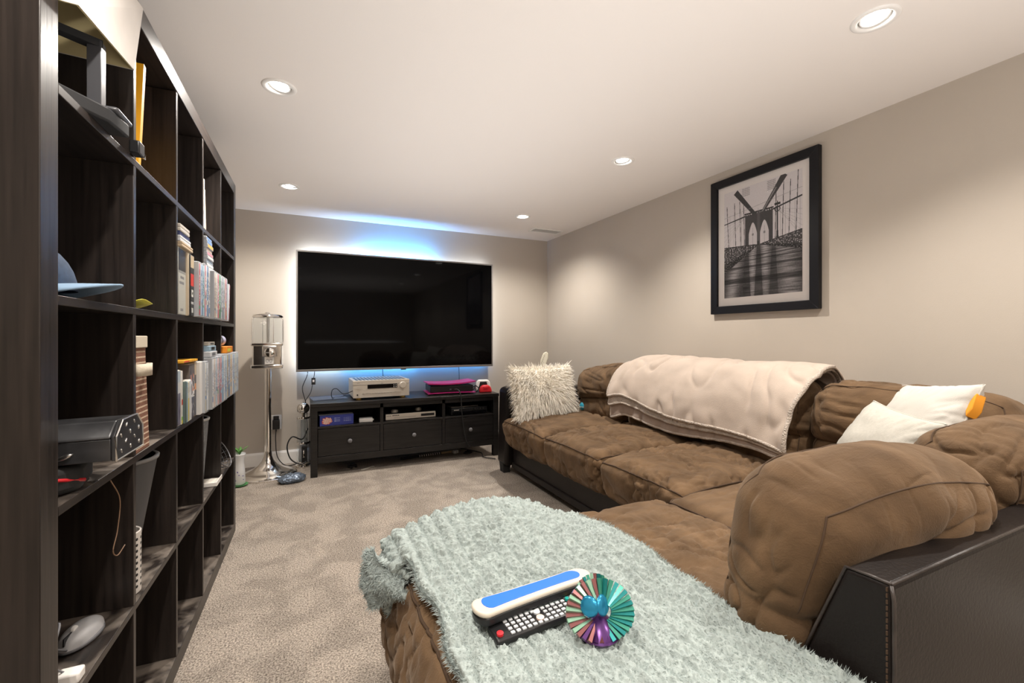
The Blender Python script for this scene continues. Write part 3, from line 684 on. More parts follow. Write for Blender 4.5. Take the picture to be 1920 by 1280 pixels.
pb, Pp, Np, ring = pillow('throw_pillow', .38, .38, .075, (1.925, .800, .700), (math.radians(25), math.radians(6), math.radians(54)), COTTON, 44,
       'white cotton throw pillow with orange corner, propped behind the linen pillow')
MB().prism([(-.170, .110), (-.188, .158), (-.197, .105), (-.187, .078)], -.020, .010, 'y').build('orange_corner', mat('orange_cloth', (.75, .30, .02), .8), pb, bevel=.003)
# shaggy pillow
P, F, N, ring = pillow_mesh('shaggy', .52, .36, .07, 61, n=60)
sp_ = empty('shaggy_pillow', (1.60, 2.86, .635), (math.radians(14), 0, math.radians(4)), 'cream long-pile shaggy pillow against the far sofa arm', 'pillow')
sp_.rotation_euler = (math.radians(-16), 0, math.radians(8))
cv = link('cover', np_mesh('cover', P, F), FURB, sp_, smooth=True)
fc = F[r_.randint(0, len(F), 9500)]; w4 = r_.dirichlet([1, 1, 1, 1], len(fc)); PP = (P[fc]*w4[:, :, None]).sum(1); NN = vnormals(P, F)[fc].mean(1); NN /= np.linalg.norm(NN, axis=1)[:, None]
# only the faces that can be seen or feel the light: all but the bottom edge
out = PP.copy(); out[:, 1] = 0; out /= np.maximum(np.linalg.norm(out, axis=1), 1e-6)[:, None]
fur = tufts_mesh('wool_pile', PP, NN, .038, .0032, cv, FURB, 12, segs=4, lean=.75, dirv=out*.8+np.array([0, 0, -.5]), grav=.35)
ro_ = r_.choice(ring, 1500); no_ = P[ro_].copy(); no_[:, 1] = 0; no_ /= np.linalg.norm(no_, axis=1)[:, None]
tufts_mesh('edge_wool', P[ro_], no_+r_.normal(size=no_.shape)*.3, .034, .003, cv, FURB, 14, segs=4, lean=.3)
# ------------------------------------------------------------------ framed bridge photograph
PY0, PY1, PZ0, PZ1 = 1.3363, 1.9787, 1.1784, 1.9923
pic = empty('framed_picture', (XR, (PY0+PY1)/2, (PZ0+PZ1)/2), (0, 0, -PI/2), 'black framed monochrome photograph of a suspension bridge walkway on the right wall', 'picture')
# local frame: x runs towards the camera (-y world), y points into the wall, z up
pw, ph_ = (PY1-PY0)/2, (PZ1-PZ0)/2; fw = .046
m = MB(); pr = [(0, 0)]
m.prism([(-pw, -ph_), (pw, -ph_), (pw-fw, -ph_+fw), (-pw+fw, -ph_+fw)], -.030, -.002, 'y').prism([(-pw, ph_), (-pw+fw, ph_-fw), (pw-fw, ph_-fw), (pw, ph_)], -.030, -.002, 'y')
m.prism([(-pw, -ph_), (-pw+fw, -ph_+fw), (-pw+fw, ph_-fw), (-pw, ph_)], -.030, -.002, 'y').prism([(pw, -ph_), (pw, ph_), (pw-fw, ph_-fw), (pw-fw, -ph_+fw)], -.030, -.002, 'y')
m.build('frame', mat('black_frame', (.006, .006, .008), .32, spec=.3), pic, bevel=.002)
MB().box(-pw+fw, pw-fw, -.014, -.006, -ph_+fw, ph_-fw).build('mat_board', mat('mat_board', (.74, .69, .66), .8), pic)
def raster(w, h, fn):
    y, x = np.meshgrid((np.arange(h)+.5)/h, (np.arange(w)+.5)/w, indexing='ij'); return fn(x, y)
def flat_print(name, w, h, img, parent, M, m=None, z=0):
    """a flat printed sheet w x h metres in its own x-z plane, one face per printed cell; img[row from top, col]"""
    ny, nx = img.shape[:2]; X, Z = np.meshgrid(np.linspace(-w/2, w/2, nx+1), np.linspace(h/2, -h/2, ny+1), indexing='xy')
    V = np.stack([X.ravel(), 0*X.ravel(), Z.ravel()], 1); i, j = np.meshgrid(np.arange(ny), np.arange(nx), indexing='ij'); i = i.ravel(); j = j.ravel()
    F = np.stack([i*(nx+1)+j, (i+1)*(nx+1)+j, (i+1)*(nx+1)+j+1, i*(nx+1)+j+1], 1)
    V = np.array([M @ Vector(v) for v in V]) if M is not None else V
    return link(name, np_mesh(name, V, F, img.reshape(-1, 3)), m or PRINT, parent)
def seg_mask(x, y, x0, y0, x1, y1, w0, w1=None):
    w1 = w0 if w1 is None else w1; dx, dy = x1-x0, y1-y0; L2 = dx*dx+dy*dy; t = ((x-x0)*dx+(y-y0)*dy)/L2; tc = np.clip(t, 0, 1)
    return (np.hypot(x-x0-tc*dx, (y-y0-tc*dy)) < (w0+(w1-w0)*tc)) & (t > -.01) & (t < 1.01)
def bridge(x, y):
    Y = y*1.34; g = .64-.04*y; hz = .735; vx = .48     # x 0..1, Y 0..1.34
    def put(mk, v):
        nonlocal g; g = np.where(mk, v, g)
    nz = noise3(np.stack([x.ravel()*60, Y.ravel()*60, 0*x.ravel()], 1)).reshape(x.shape)
    nz2 = noise3(np.stack([x.ravel()*5, Y.ravel()*60, 0*x.ravel()+3], 1)).reshape(x.shape)
    for x0, top in ((.04, .18), (.15, .16), (.225, .16), (.28, .22), (.70, .16), (.79, .08), (.87, .08), (.955, .0)):
        put(seg_mask(x, Y, x0, top, x0+(.5-x0)*.06, hz, .0042), .05)
    for k in range(18):
        xx = k/18+.03; put((np.abs(x-xx) < .0014) & (Y > .30) & (Y < hz), .28)
    for k in range(6): put(seg_mask(x, Y, .60+.02*k, .34, 1.0, .44+.06*k, .0013), .35); put(seg_mask(x, Y, .40-.02*k, .34, 0.0, .44+.06*k, .0013), .35)
    tw = (x > .30) & (x < .66) & (Y > .335+.02*((x*36 % 1) > .5)) & (Y < hz+.03); put(tw, .055+.012*nz)
    put((x > .29) & (x < .67) & (Y > .325) & (Y < .345), .03)
    for cx in (.405, .555):
        dx = np.abs(x-cx)/.054; put((dx < 1) & (Y > .455+.13*dx**1.7) & (Y < hz+.02), .56)
        put((np.abs(x-cx) < .003) & (Y > .52) & (Y < hz), .2)
        put((np.abs(x-cx) < .012) & (np.abs(Y-.60) < .012), .2)
    put((np.abs(x-.48) < .018) & (Y > .33) & (Y < hz), .09)
    put(seg_mask(x, Y, .43, .36, .17, .03, .020, .034), .045); put(seg_mask(x, Y, .53, .36, .80, .0, .018, .038), .06); put(seg_mask(x, Y, .53, .35, .70, .12, .007), .25)
    for cx, cy in ((.31, .06), (.64, .07)): put((np.abs(x-cx) < .055) & (np.abs(Y-cy) < .055) & (((x*60 % 1) < .22) | ((Y*50 % 1) < .22)), .14)
    put(seg_mask(x, Y, .0, .40, .30, .36, .006, .009), .04); put(seg_mask(x, Y, .0, .32, 1., .20, .0018), .25); put(seg_mask(x, Y, .66, .36, 1., .29, .009, .009), .04)
    put(seg_mask(x, Y, .715, .28, .715, .70, .006, .011), .03); put((np.hypot(x-.715, Y-.37) < .034) & (np.hypot(x-.715, Y-.37) > .024), .03); put(seg_mask(x, Y, .68, .31, .75, .31, .012), .03); put(seg_mask(x, Y, .700, .69, .730, .69, .014), .03)
    sl_ = np.where(x < vx, .62, .26); deck = Y > hz+np.abs(x-vx)*sl_
    rtop = hz-.008-np.maximum(0, np.abs(x-vx)-.05)*np.where(x < vx, .07, .15)
    rail = (Y > rtop) & (~deck) & (np.abs(x-vx) > .02)
    g = np.where(rail, np.clip(.055+.32*(nz > .18)*((x*50 % 1) < .7)+.03*nz, .02, .5), g); g = np.where(rail & (Y > hz+np.abs(x-vx)*sl_*.6), g*.35, g)
    t = np.clip((Y-hz)/.6, 0, 1); ref = .46*np.exp(-((x-.40)/.045)**2)*(1-t*.45)+.42*np.exp(-((x-.565)/.05)**2)*(1-t*.5)+.30*np.exp(-((x-.20+.1*t)/.08)**2)+.26*np.exp(-((x-.80-.06*t)/.12)**2)
    g = np.where(deck, np.clip(.045+ref*(.70+.7*nz2)+.03*nz, .02, .55), g)
    for xw in (.32, .48, .67): g = np.where(deck & (np.abs(x-xw) < .035*(.6+t)), np.minimum(g, .05+.05*nz2), g)
    d_ = np.clip(Y-hz, .004, 1); g = np.where(deck & ((1.9/d_**.55) % 1 < .26) & (Y > .80), g*.30, g)
    g = np.where((np.abs(Y-rtop) < .005) & (np.abs(x-vx) > .04), .03, g)
    put((np.abs(x-.475) < .012) & (Y > .69) & (Y < .745), .03)
    g = np.clip(g*(1+.04*nz), 0, 1); return np.stack([g*1.04, g*.97, g*.98], -1)
iw, ih = 300, 402
img = bridge(*np.meshgrid((np.arange(iw)+.5)/iw, (np.arange(ih)+.5)/ih))
img = np.clip(img, 0, 1)
flat_print('photo_print', pw*2-fw*2-.084, ph_*2-fw*2-.088, img, pic, Matrix.Translation((0, -.0146, .004)), mat('photo_paper', (1, 1, 1), .5, tint=True))
MB().box(-pw+fw, pw-fw, -.020, -.018, -ph_+fw, ph_-fw).build('glazing', mat('picture_glass', (1, 1, 1), .02, trans=1, ior=1.08, spec=.1), pic)

# ------------------------------------------------------------------ candy machine on its chrome stand
gm = empty('gumball_machine', (-.254, 3.80, 0), label='empty clear-top chrome candy vending machine on a tall chrome pedestal', cat='vending machine')
MB().lathe([(.198, 0), (.200, .008), (.190, .016), (.150, .030), (.105, .050), (.065, .078), (.040, .110), (.028, .145), (.0255, .18)], 56).build('base', CHROME, gm, smooth='angle')
MB().lathe([(.0235, .17), (.0235, .80)], 28).build('pole', CHROME, gm, smooth='angle')
b_ = MB().prism([(-.095, -.095), (.095, -.095), (.105, .08), (.06, .10), (-.06, .10), (-.105, .08)], .815, .985).build('body', CHROME, gm, bevel=.010, seg=3)
MB().box(-.105, .105, -.107, .104, .805, .835).build('lower_collar', CHROME, gm, bevel=.008, seg=3)
MB().box(-.104, .104, -.106, .104, .972, .995).build('upper_collar', CHROME, gm, bevel=.008, seg=3)
c_ = MB().box(-.030, .066, -.118, -.095, .895, .972).build('coin_mechanism', STEEL, gm, bevel=.006)
MB().lathe([(.034, 0), (.034, .008), (.026, .012), (.001, .012)], 24, M=Matrix.Translation((.018, -.118, .925)) @ Matrix.Rotation(PI/2, 4, 'X')).build('coin_dial', CHROME, c_, smooth='angle')
MB().box(-.014, .050, -.137, -.130, .921, .929).build('turn_handle', CHROME, c_, bevel=.002)
fl = MB().box(-.014, .046, -.120, -.104, .838, .893).build('chute_door', TRIMW, gm, bevel=.004)
m = MB()
for k, s in enumerate(('0', '0')):
    m.tube([(.004+.022*k+.008*math.cos(a), -.1205, .865+.012*math.sin(a)) for a in np.linspace(0, 2*PI, 14)], .0012, 4)
m.build('raised_mark', GREYP, fl)
MB().lathe([(.108, .995), (.110, 1.0), (.110, 1.165), (.104, 1.185), (.100, 1.190), (.097, 1.186), (.106, 1.163), (.1065, 1.0), (.1045, .998)], 8, M=Matrix.Rotation(PI/8, 4, 'Z'), cap=False).build('clear_globe', GLASSM, gm, smooth=False)
for k in range(8):
    a = 2*PI*(k+.5)/8
    MB().box(.1095, .1115, -.0022, .0022, 1.0, 1.165, M=Matrix.Rotation(a, 4, 'Z')).build('globe_rib', STEEL, gm) if k % 2 == 0 else None
MB().lathe([(.103, 1.184), (.105, 1.190), (.096, 1.205), (.060, 1.213), (.022, 1.215), (.020, 1.222), (.001, 1.223)], 40).build('lid', CHROME, gm, smooth=True)
m = MB(); m.tube([(-.034, -.1035, 1.142), (-.018, -.1045, 1.156), (-.002, -.1035, 1.142), (-.018, -.1045, 1.128)], .0022, 5, closed=True)
m.tube([(-.028, -.1045, 1.142), (-.008, -.1045, 1.142)], .0022, 5); m.tube([(-.040, -.1040, 1.142), (-.034, -.1040, 1.142)], .002, 5)
m.build('diamond_emblem', WHITE, gm)
MB().lathe([(.010, 1.0), (.010, 1.19)], 10).build('centre_rod', STEEL, gm, smooth='angle')

# drinks dispenser tower beside the bench
dt = empty('dispenser_tower', (-.014, 3.93, 0), label='clear drinks dispenser tower with chrome ball top and black tap beside the bench', cat='drink dispenser')
MB().lathe([(.060, 0), (.062, .006), (.058, .016), (.040, .022), (.036, .030)], 32).build('base', CHROME, dt, smooth='angle')
MB().lathe([(.046, .03), (.046, .40), (.043, .40), (.043, .034), (.001, .034)], 32, cap=False).build('clear_tube', GLASSM, dt, smooth='angle')
MB().lathe([(.018, .03), (.018, .398)], 16).build('ice_core', mat('frosted_plastic', (.75, .77, .78), .35, trans=.6), dt, smooth='angle')
for z in (.03, .185, .385): MB().lathe([(.0475, z), (.049, z+.003), (.049, z+.013), (.0475, z+.016)], 32).build('band', CHROME, dt, smooth='angle')
MB().lathe([(.010, .40), (.012, .425), (.030, .430), (.043, .445), (.047, .466), (.043, .487), (.028, .505), (.001, .513)], 32).build('ball_top', CHROME, dt, smooth=True)
tp = MB().box(-.012, .030, -.062, -.045, .045, .175).build('tap_housing', BLACK, dt, bevel=.003)
MB().tube([(.005, -.06, .115), (.005, -.085, .112), (.005, -.088, .092)], .007, 10).tube([(.005, -.078, .118), (.005, -.090, .150)], .005, 8).build('tap', CHROME, tp, smooth='angle')

def cable(name, pts, r, m, label, cat='cable', res=10, group=None):
    """smooth cord through points (Catmull-Rom)"""
    P = [Vector(p) for p in pts]; P = [2*P[0]-P[1]]+P+[2*P[-1]-P[-2]]; out = []
    for i in range(1, len(P)-2):
        for k in range(res):
            t = k/res; a, b, c, d = P[i-1:i+3]
            out.append(.5*((2*b)+(c-a)*t+(2*a-5*b+4*c-d)*t*t+(3*b-a-3*c+d)*t**3))
    out.append(P[-2]); o0 = out[0].copy()
    o = MB().tube([p-o0 for p in out], r, 8).build(name, m, smooth=True, loc=o0); return setp(o, label, cat, group)
CORD = mat('black_cord', (.012, .012, .013), .5); WCORD = mat('white_cord', (.7, .7, .68), .5)
cable('adapter_cable', [(-.213, 4.045, .31), (-.215, 4.035, .2), (-.20, 4.0, .08), (-.14, 3.97, .012), (-.06, 4.0, .008), (.0, 4.03, .008)], .0035, CORD, 'black power cord dropping from the wall adapter to the carpet')
ad = empty('power_adapter', (-.213, 4.083, .335), label='black power adapter plugged into the wall outlet', cat='plug')
MB().box(-.026, .026, -.046, 0, -.042, .032).build('housing', BLACK, ad, bevel=.004); MB().lathe([(.006, -.06), (.005, -.042)], 10, c=(0, -.03)).build('strain_relief', BLACK, ad, smooth='angle')
MB().box(-.02, .02, -.03, -.002, .034, .062).build('plug_top', BLACK, ad, bevel=.003)
cable('looped_cord', [(.02, 3.93, .30), (-.02, 3.83, .24), (-.09, 3.80, .27), (-.125, 3.80, .20), (-.10, 3.80, .10), (-.03, 3.79, .055), (.01, 3.80, .07)], .005, CORD, 'thick black cord looped beside the dispenser tower')
cable('dangling_cable', [(.022, 4.06, .80), (.015, 4.04, .72), (-.02, 4.03, .62), (.0, 4.02, .52), (.012, 4.04, .45), (.016, 4.05, .30), (.016, 4.05, .02)], .0032, CORD, 'black cord hanging from the television behind the dispenser tower')
ib = setp(MB().box(-.015, .015, -.01, .01, -.028, .028).build('cord_controller', BLACK, loc=(.062, 3.99, .675), bevel=.003), 'small black inline light controller hanging under the television corner', 'cord controller')
q_ = MB().box(-.007, .007, -.0115, -.0102, -.006, .012).build('control_pad', TRIMW, ib)
cable('controller_cord', [(.075, 4.05, .79), (.068, 4.0, .72), (.062, 3.992, .70)], .003, CORD, 'short black cord from the television down to the inline controller')
cable('light_strip_cord', [(.055, 3.985, .645), (.04, 4.0, .58), (.0, 4.045, .50), (-.002, 4.05, .40), (.008, 4.055, .05)], .0025, CORD, 'thin black cord from the inline controller down behind the bench')
for x, lb in ((.625, 'thin black cable from the television behind the receiver'), (1.335, 'thin black cable from the television behind the magenta console')):
    cable('hanging_cable', [(x, 4.06, .78), (x+.004, 4.058, .66), (x, 4.055, .56)], .0028, CORD, lb)

# ------------------------------------------------------------------ on the bench
rc = empty('av_receiver', (.550, 3.80, BZ+.0008), (0, 0, math.radians(1)), 'silver audio video receiver with black display, left of centre on the bench', 'receiver')
MB().box(-.215, .215, -.165, .165, .018, .150).build('chassis', SILVER, rc, bevel=.003)
fp = MB().box(-.218, .218, -.178, -.165, .016, .152).build('front_panel', SILVER, rc, bevel=.003)
MB().box(-.218, .218, -.1795, -.178, .118, .1195).build('panel_groove', GREYP, fp)
MB().box(-.110, .120, -.1795, -.1775, .086, .118).build('display', mat('black_glass', (.004, .004, .005), .08), rc)
MB().lathe([(.0265, 0), (.0265, .016), (.023, .020), (.001, .020)], 30, M=Matrix.Translation((.163, -.178, .106)) @ Matrix.Rotation(PI/2, 4, 'X')).build('volume_knob', SILVER, rc, smooth='angle')
MB().lathe([(.011, 0), (.011, .004), (.001, .004)], 20, M=Matrix.Translation((-.182, -.178, .098)) @ Matrix.Rotation(PI/2, 4, 'X')).build('power_button', SILVER, rc, smooth='angle')
for k in range(13):
    x = -.14+k*.0235; MB().box(x-.0065, x+.0065, -.1815, -.178, .048, .0535).build('button', STEEL, rc, bevel=.0008)
for x in (.094, .110):
    for z in (.094, .108): MB().box(x-.003, x+.003, -.1805, -.1792, z-.003, z+.003).build('display_light', WHITE, rc)
MB().lathe([(.006, 0), (.006, .003), (.001, .003)], 14, M=Matrix.Translation((-.185, -.178, .042)) @ Matrix.Rotation(PI/2, 4, 'X')).build('headphone_jack', BLACK, rc)
for k in range(14):
    x = -.19+k*.028; MB().box(x, x+.016, -.14, .13, .1495, .1508).build('vent_slot', BLACK, rc)
m = MB()
for x, z in ((-.185, .134), (-.178, .134), (-.171, .134), (-.006, .126), (0, .126), (.006, .126)): m.box(x-.002, x+.002, -.1788, -.178, z-.002, z+.002)
m.build('maker_mark', GREYP, rc)
for x in (-.17, .17):
    for y in (-.14, .13): MB().lathe([(.019, 0), (.022, .003), (.022, .014), (.018, .018)], 20, c=(x, y)).build('foot', BRASS if y < 0 else BLACK, rc, smooth='angle')
cable('receiver_cord', [(.345, 3.66, .62), (.27, 3.64, .60), (.22, 3.66, .64), (.19, 3.72, .62), (.20, 3.80, .553), (.30, 3.92, .551)], .0028, CORD, 'thin black cord curling left of the silver receiver')
setp(MB().box(-.13, .13, -.12, .12, 0, .004).box(-.10, .10, -.121, -.11, 0, .004).build('plastic_sheet', mat('blue_gloss', (.10, .13, .20), .2), loc=(.17, 3.86, BZ+.0008), rot=(0, 0, .12)), 'glossy plastic sheet painted with the blue LED reflection, left end of the bench', 'sheet')  # blue reflection of the LED strips put into the sheet's colour
# magenta console lying flat: dark body between two flared covers
ps = empty('game_console', (1.150, 3.775, BZ+.0008), (0, 0, math.radians(-5)), 'black game console with flared magenta side covers lying flat on the bench', 'game console')
def cover(zc, s):
    n = 26; V = []; m = MB()
    for i in range(n+1):
        x = -.205+.41*i/n
        zt_ = zc+s*(.020+.012*((x)/.2)**2+.010*(x+.2)/.4) if s > 0 else zc+s*(.014+.004*(x/.2)**2)
        for y in (-.145, .13): V += [(x, y, zt_+(.004 if s > 0 and y < 0 else 0)), (x, y, zt_-s*.006)]
    F = []
    for i in range(n):
        a = 4*i; b = a+4; F += [(a, a+2, b+2, b), (a+1, b+1, b+3, a+3), (a, b, b+1, a+1), (a+2, a+3, b+3, b+2)]
    F += [(0, 1, 3, 2), (4*n, 4*n+2, 4*n+3, 4*n+1)]; m.add(V, F); return m
MB().box(-.185, .188, -.130, .13, .022, .078).build('body', BLACK, ps, bevel=.006)
cover(.068, 1).build('upper_cover', PINK, ps, smooth='angle'); cover(.030, -1).build('lower_cover', PINK, ps, smooth='angle')
MB().box(-.12, .12, -.10, .10, 0, .014).build('stand_foot', BLACK, ps)
MB().box(-.02, -.005, -.133, -.130, .042, .050).box(.02, .035, -.133, -.130, .042, .05).build('port', GREYP, ps)
gc = empty('game_controller', (1.462, 3.745, BZ+.0008), (0, 0, math.radians(-8)), 'white and black game controller standing upright on the right end of the bench', 'game controller')
MB().prism([(-.072, .03), (-.062, .085), (-.045, .106), (.045, .106), (.062, .085), (.072, .03), (.066, .004), (.045, .004), (.032, .04), (-.032, .04), (-.045, .004), (-.066, .004)], -.012, .024, 'y').build('shell', TRIMW, gc, bevel=.010, seg=3)
MB().prism([(-.040, .050), (-.030, .090), (.030, .090), (.040, .050), (.05, .028), (-.05, .028)], -.018, -.008, 'y').build('faceplate', BLACK, gc, bevel=.004)
for x in (-.024, .024): MB().lathe([(.009, 0), (.009, .008), (.011, .010), (.001, .012)], 16, M=Matrix.Translation((x, -.018, .045)) @ Matrix.Rotation(PI/2, 4, 'X')).build('thumbstick', BLACK, gc, smooth='angle')
rg = empty('red_controller', (1.455, 3.672, BZ+.0008), (0, 0, math.radians(-6)), 'glossy red game controller in front of the white one on the bench', 'game controller')
MB().prism([(-.060, .0), (-.055, .030), (-.040, .058), (-.020, .066), (.020, .066), (.040, .058), (.055, .030), (.060, .0), (.03, .0), (-.03, .0)], -.02, .02, 'y').build('shell', REDP, rg, bevel=.012, seg=3)
MB().box(-.02, .02, -.024, -.019, .036, .052).build('touchpad', REDP, rg, bevel=.002)
ca = cable('coiled_cord', [(1.37, 3.80, .57), (1.385, 3.74, .60), (1.40, 3.70, .585), (1.385, 3.70, .556), (1.36, 3.74, .553), (1.39, 3.78, .575), (1.405, 3.75, .60)], .004, CORD, 'black cord bundled between the magenta console and the controllers')
cable('console_cable', [(1.14, 3.635, .592), (1.155, 3.60, .60), (1.175, 3.562, .585), (1.185, 3.545, .53), (1.195, 3.548, .40), (1.215, 3.55, .25), (1.24, 3.55, .15), (1.27, 3.56, .11)], .0045, CORD, 'black cable hanging from the magenta console over the right drawer')

# in the three open bays
bx = empty('game_box', (.214, 3.665, .3718), (0, 0, math.radians(3)), 'blue boxed party game with red splash on its front, in the left bay', 'box')
MB().box(-.120, .120, -.075, .09, 0, .078).build('carton', mat('blue_card', (.03, .045, .22), .45), bx, bevel=.002)
def boxart(x, y):
    g = np.zeros(x.shape+(3,))+np.array([.035, .05, .28]); nz = noise3(np.stack([x.ravel()*14, y.ravel()*6, 0*x.ravel()], 1)).reshape(x.shape)
    r = ((x-.2)/.15)**2+((y-.52)/.36)**2; g[r+nz*.5 < 1] = (.55, .06, .03); g[(r+nz*.7 < .75) & (((x*26+y*2) % 1) < .6)] = (.75, .68, .6)
    for k, yy in enumerate((.3, .45, .6)):
        g[(np.abs(y-yy) < .035) & (x > .42) & (x < .60) & ((x*47 % 1) < .7)] = (.35, .4, .6); g[(np.abs(y-yy) < .03) & (x > .7) & (x < .93) & ((x*53 % 1) < .7)] = (.3, .35, .55)
    return g
flat_print('printed_front', .236, .074, boxart(*np.meshgrid((np.arange(90)+.5)/90, (np.arange(28)+.5)/28)), bx, Matrix.Translation((0, -.0757, .039)))
MB().box(-.126, .118, -.06, .09, .078, .084).build('lid', GREYP, bx, bevel=.002)
wb = empty('white_adapter', (.432, 3.64, .3718), (0, 0, math.radians(-6)), 'small white plastic power brick beside the blue box', 'power adapter')
MB().box(-.050, .052, -.03, .03, 0, .032).build('housing', TRIMW, wb, bevel=.006, seg=3); MB().box(.052, .06, -.008, .008, .01, .022).build('connector', WHITE, wb, bevel=.001)
dp = empty('dvd_player', (.780, 3.755, .3718), (0, 0, math.radians(1)), 'slim silver disc player with a black display in the middle bay', 'disc player')
MB().box(-.200, .200, -.13, .13, .006, .046).build('chassis', BLACKM, dp, bevel=.002)
MB().box(-.203, .203, -.148, -.13, .004, .050).build('front_panel', SILVER, dp, bevel=.003)
MB().box(.080, .192, -.1495, -.147, .018, .038).build('display', BLACK, dp); MB().box(-.14, .04, -.1495, -.148, .022, .0235).build('disc_tray', GREYP, dp)
m = MB(); [m.box(-.195+.012*k, -.188+.012*k, -.1490, -.148, .034, .040) for k in range(3)]; m.build('maker_mark', GREYP, dp)
for k in range(4): MB().box(-.150+.014*k, -.140+.014*k, -.1500, -.148, .036, .042).build('button', BLACK, dp)
for x in (-.17, .17):
    for y in (-.1, .1): MB().lathe([(.010, 0), (.010, .006)], 12, c=(x, y)).build('foot', BLACK, dp)
for x, y, r, s in ((.665, 3.70, .028, 'at the left end of'), (.865, 3.72, .026, 'right of centre on')):
    pk = empty('round_puck', (x, y, .418), label='small round grey sensor puck %s the silver disc player' % s, cat='sensor')
    MB().lathe([(r*.8, 0), (r, .004), (r, .018), (r*.85, .024), (.001, .025)], 24).build('shell', SILVER, pk, smooth='angle'); MB().lathe([(r*.5, .0245), (r*.48, .026), (.001, .026)], 20).build('cap', WHITE, pk, smooth='angle')
vp = empty('set_top_box', (1.275, 3.72, .3718), (0, 0, math.radians(4)), 'black set top box lying crooked in the right bay', 'set top box')
MB().box(-.165, .170, -.11, .11, .006, .060).build('chassis', BLACK, vp, bevel=.004)
MB().box(-.155, .16, -.113, -.11, .012, .030).build('front_window', mat('black_glass', (.004, .004, .005), .08), vp)
for k in range(5): MB().lathe([(.0055, 0), (.0055, .002)], 12, M=Matrix.Translation((.03+.025*k, -.110, .045)) @ Matrix.Rotation(PI/2, 4, 'X')).build('button', STEEL, vp)
m = MB(); [m.box(-.14+.012*k, -.133+.012*k, -.1115, -.11, .043, .049) for k in range(4)]; m.build('maker_mark', WHITE, vp)
pb_ = empty('paper_booklet', (1.255, 3.735, .432), (0, 0, math.radians(5)), 'thin grey booklet lying on the black set top box', 'booklet')
MB().box(-.13, .12, -.08, .09, 0, .006).build('pages', mat('grey_paper', (.22, .20, .18), .7), pb_); MB().box(-.132, .122, -.082, .092, .006, .0075).build('cover', mat('grey_cover', (.12, .11, .10), .4), pb_)
# odds and ends on the carpet under the bench
st = empty('striped_stick', (.95, 3.80, .012), (0, 0, math.radians(6)), 'long black and cream rod lying on the carpet under the bench', 'rod')
MB().tube([(-.22, 0, 0), (.14, 0, 0)], .009, 10).build('shaft', BLACK, st, smooth='angle'); MB().tube([(.14, 0, 0), (.24, 0, 0)], .010, 10).build('grip', mat('cream_wood', (.5, .38, .22), .5), st, smooth='angle')
for k in range(10): MB().tube([(-.06+.02*k, 0, 0), (-.052+.02*k, 0, 0)], .0096, 10).build('white_band', WHITE, st)
fd = empty('toy_figure_car', (.34, 3.72, 0), (0, 0, .5), 'small black toy car on the carpet under the bench', 'toy')
MB().box(-.032, .032, -.018, .018, .008, .024).box(-.016, .018, -.015, .015, .024, .036).build('body', BLACK, fd, bevel=.004)
for x in (-.02, .02):
    for y in (-.019, .019): MB().lathe([(.009, -.003), (.009, .003)], 12, M=Matrix.Translation((x, y, .009)) @ Matrix.Rotation(PI/2, 4, 'X')).build('wheel', BLACKM, fd)
pc_ = empty('wooden_ruler', (.45, 3.66, 0), (0, 0, .6), 'short pale wooden ruler on the carpet under the bench', 'ruler'); MB().box(-.06, .06, -.008, .008, 0, .004).build('blade', PAPER, pc_)
MB().box(-.06, .06, -.008, -.004, .004, .0046).build('scale_edge', GREYP, pc_)
wl = empty('white_charger', (1.22, 3.80, 0), (0, 0, .2), 'small white charger block on the carpet under the right drawer', 'charger'); MB().box(-.022, .022, -.015, .015, 0, .026).build('housing', TRIMW, wl, bevel=.003); MB().box(-.004, .004, -.0155, -.015, .01, .016).build('port', GREYP, wl)
cable('floor_cord', [(1.30, 3.90, .01), (1.37, 3.80, .008), (1.42, 3.68, .008), (1.39, 3.55, .008), (1.46, 3.45, .008)], .004, CORD, 'black cord lying on the carpet by the right bench leg')
cable('coil_on_floor', [(1.30+.035*math.cos(a)+.01*a/6, 3.72+.03*math.sin(a), .008+.0012*a) for a in np.linspace(0, 16, 34)], .0035, CORD, 'small coil of black cord under the right end of the bench', res=3)

# ------------------------------------------------------------------ guitar behind the shaggy pillow
gt = empty('toy_guitar', (1.85, 3.50, -.0), (math.radians(-4), math.radians(6), math.radians(-27)), 'white toy guitar standing behind the far sofa arm, only its headstock showing', 'guitar')
MB().prism([(-.15, .03), (-.10, .0), (.10, .0), (.15, .03), (.16, .12), (.12, .22), (.15, .32), (.09, .36), (.03, .32), (-.03, .32), (-.09, .37), (-.15, .33), (-.12, .22), (-.16, .12)], -.02, .02, 'y').build('body', WHITE, gt, bevel=.01)
MB().box(-.024, .024, -.022, .0, .3, .78).build('neck', GREYP, gt, bevel=.004)
hs = MB().prism([(-.026, .77), (.026, .77), (.030, .80), (.044, .86), (.040, .90), (.022, .915), (-.004, .90), (-.022, .84)], -.016, .0, 'y').build('headstock', mat('ivory_plastic', (.80, .76, .62), .35), gt, bevel=.004)
for k in range(6):
    z = .795+k*.016; x = -.036+.003*k
    MB().lathe([(.0022, 0), (.0022, .003), (.001, .004)], 10, M=Matrix.Translation((x+.018+.002*k, -.016, z)) @ Matrix.Rotation(PI/2, 4, 'X')).build('tuning_peg', BLACK, hs, smooth='angle')
bt = empty('blue_ball', (1.985, 2.90, .495), label='small turquoise toy ball tucked between shaggy pillow and back cushion', cat='ball')
MB().lathe([(.040*math.sin(a), -.040*math.cos(a)) for a in np.linspace(.02, PI-.02, 16)], 24).build('shell', mat('turquoise', (.03, .30, .42), .4), bt, smooth=True)
MB().lathe([(.0402*math.sin(a), -.0402*math.cos(a)) for a in np.linspace(PI/2-.05, PI/2+.05, 4)], 24, cap=False).build('seam', TRIMW, bt)

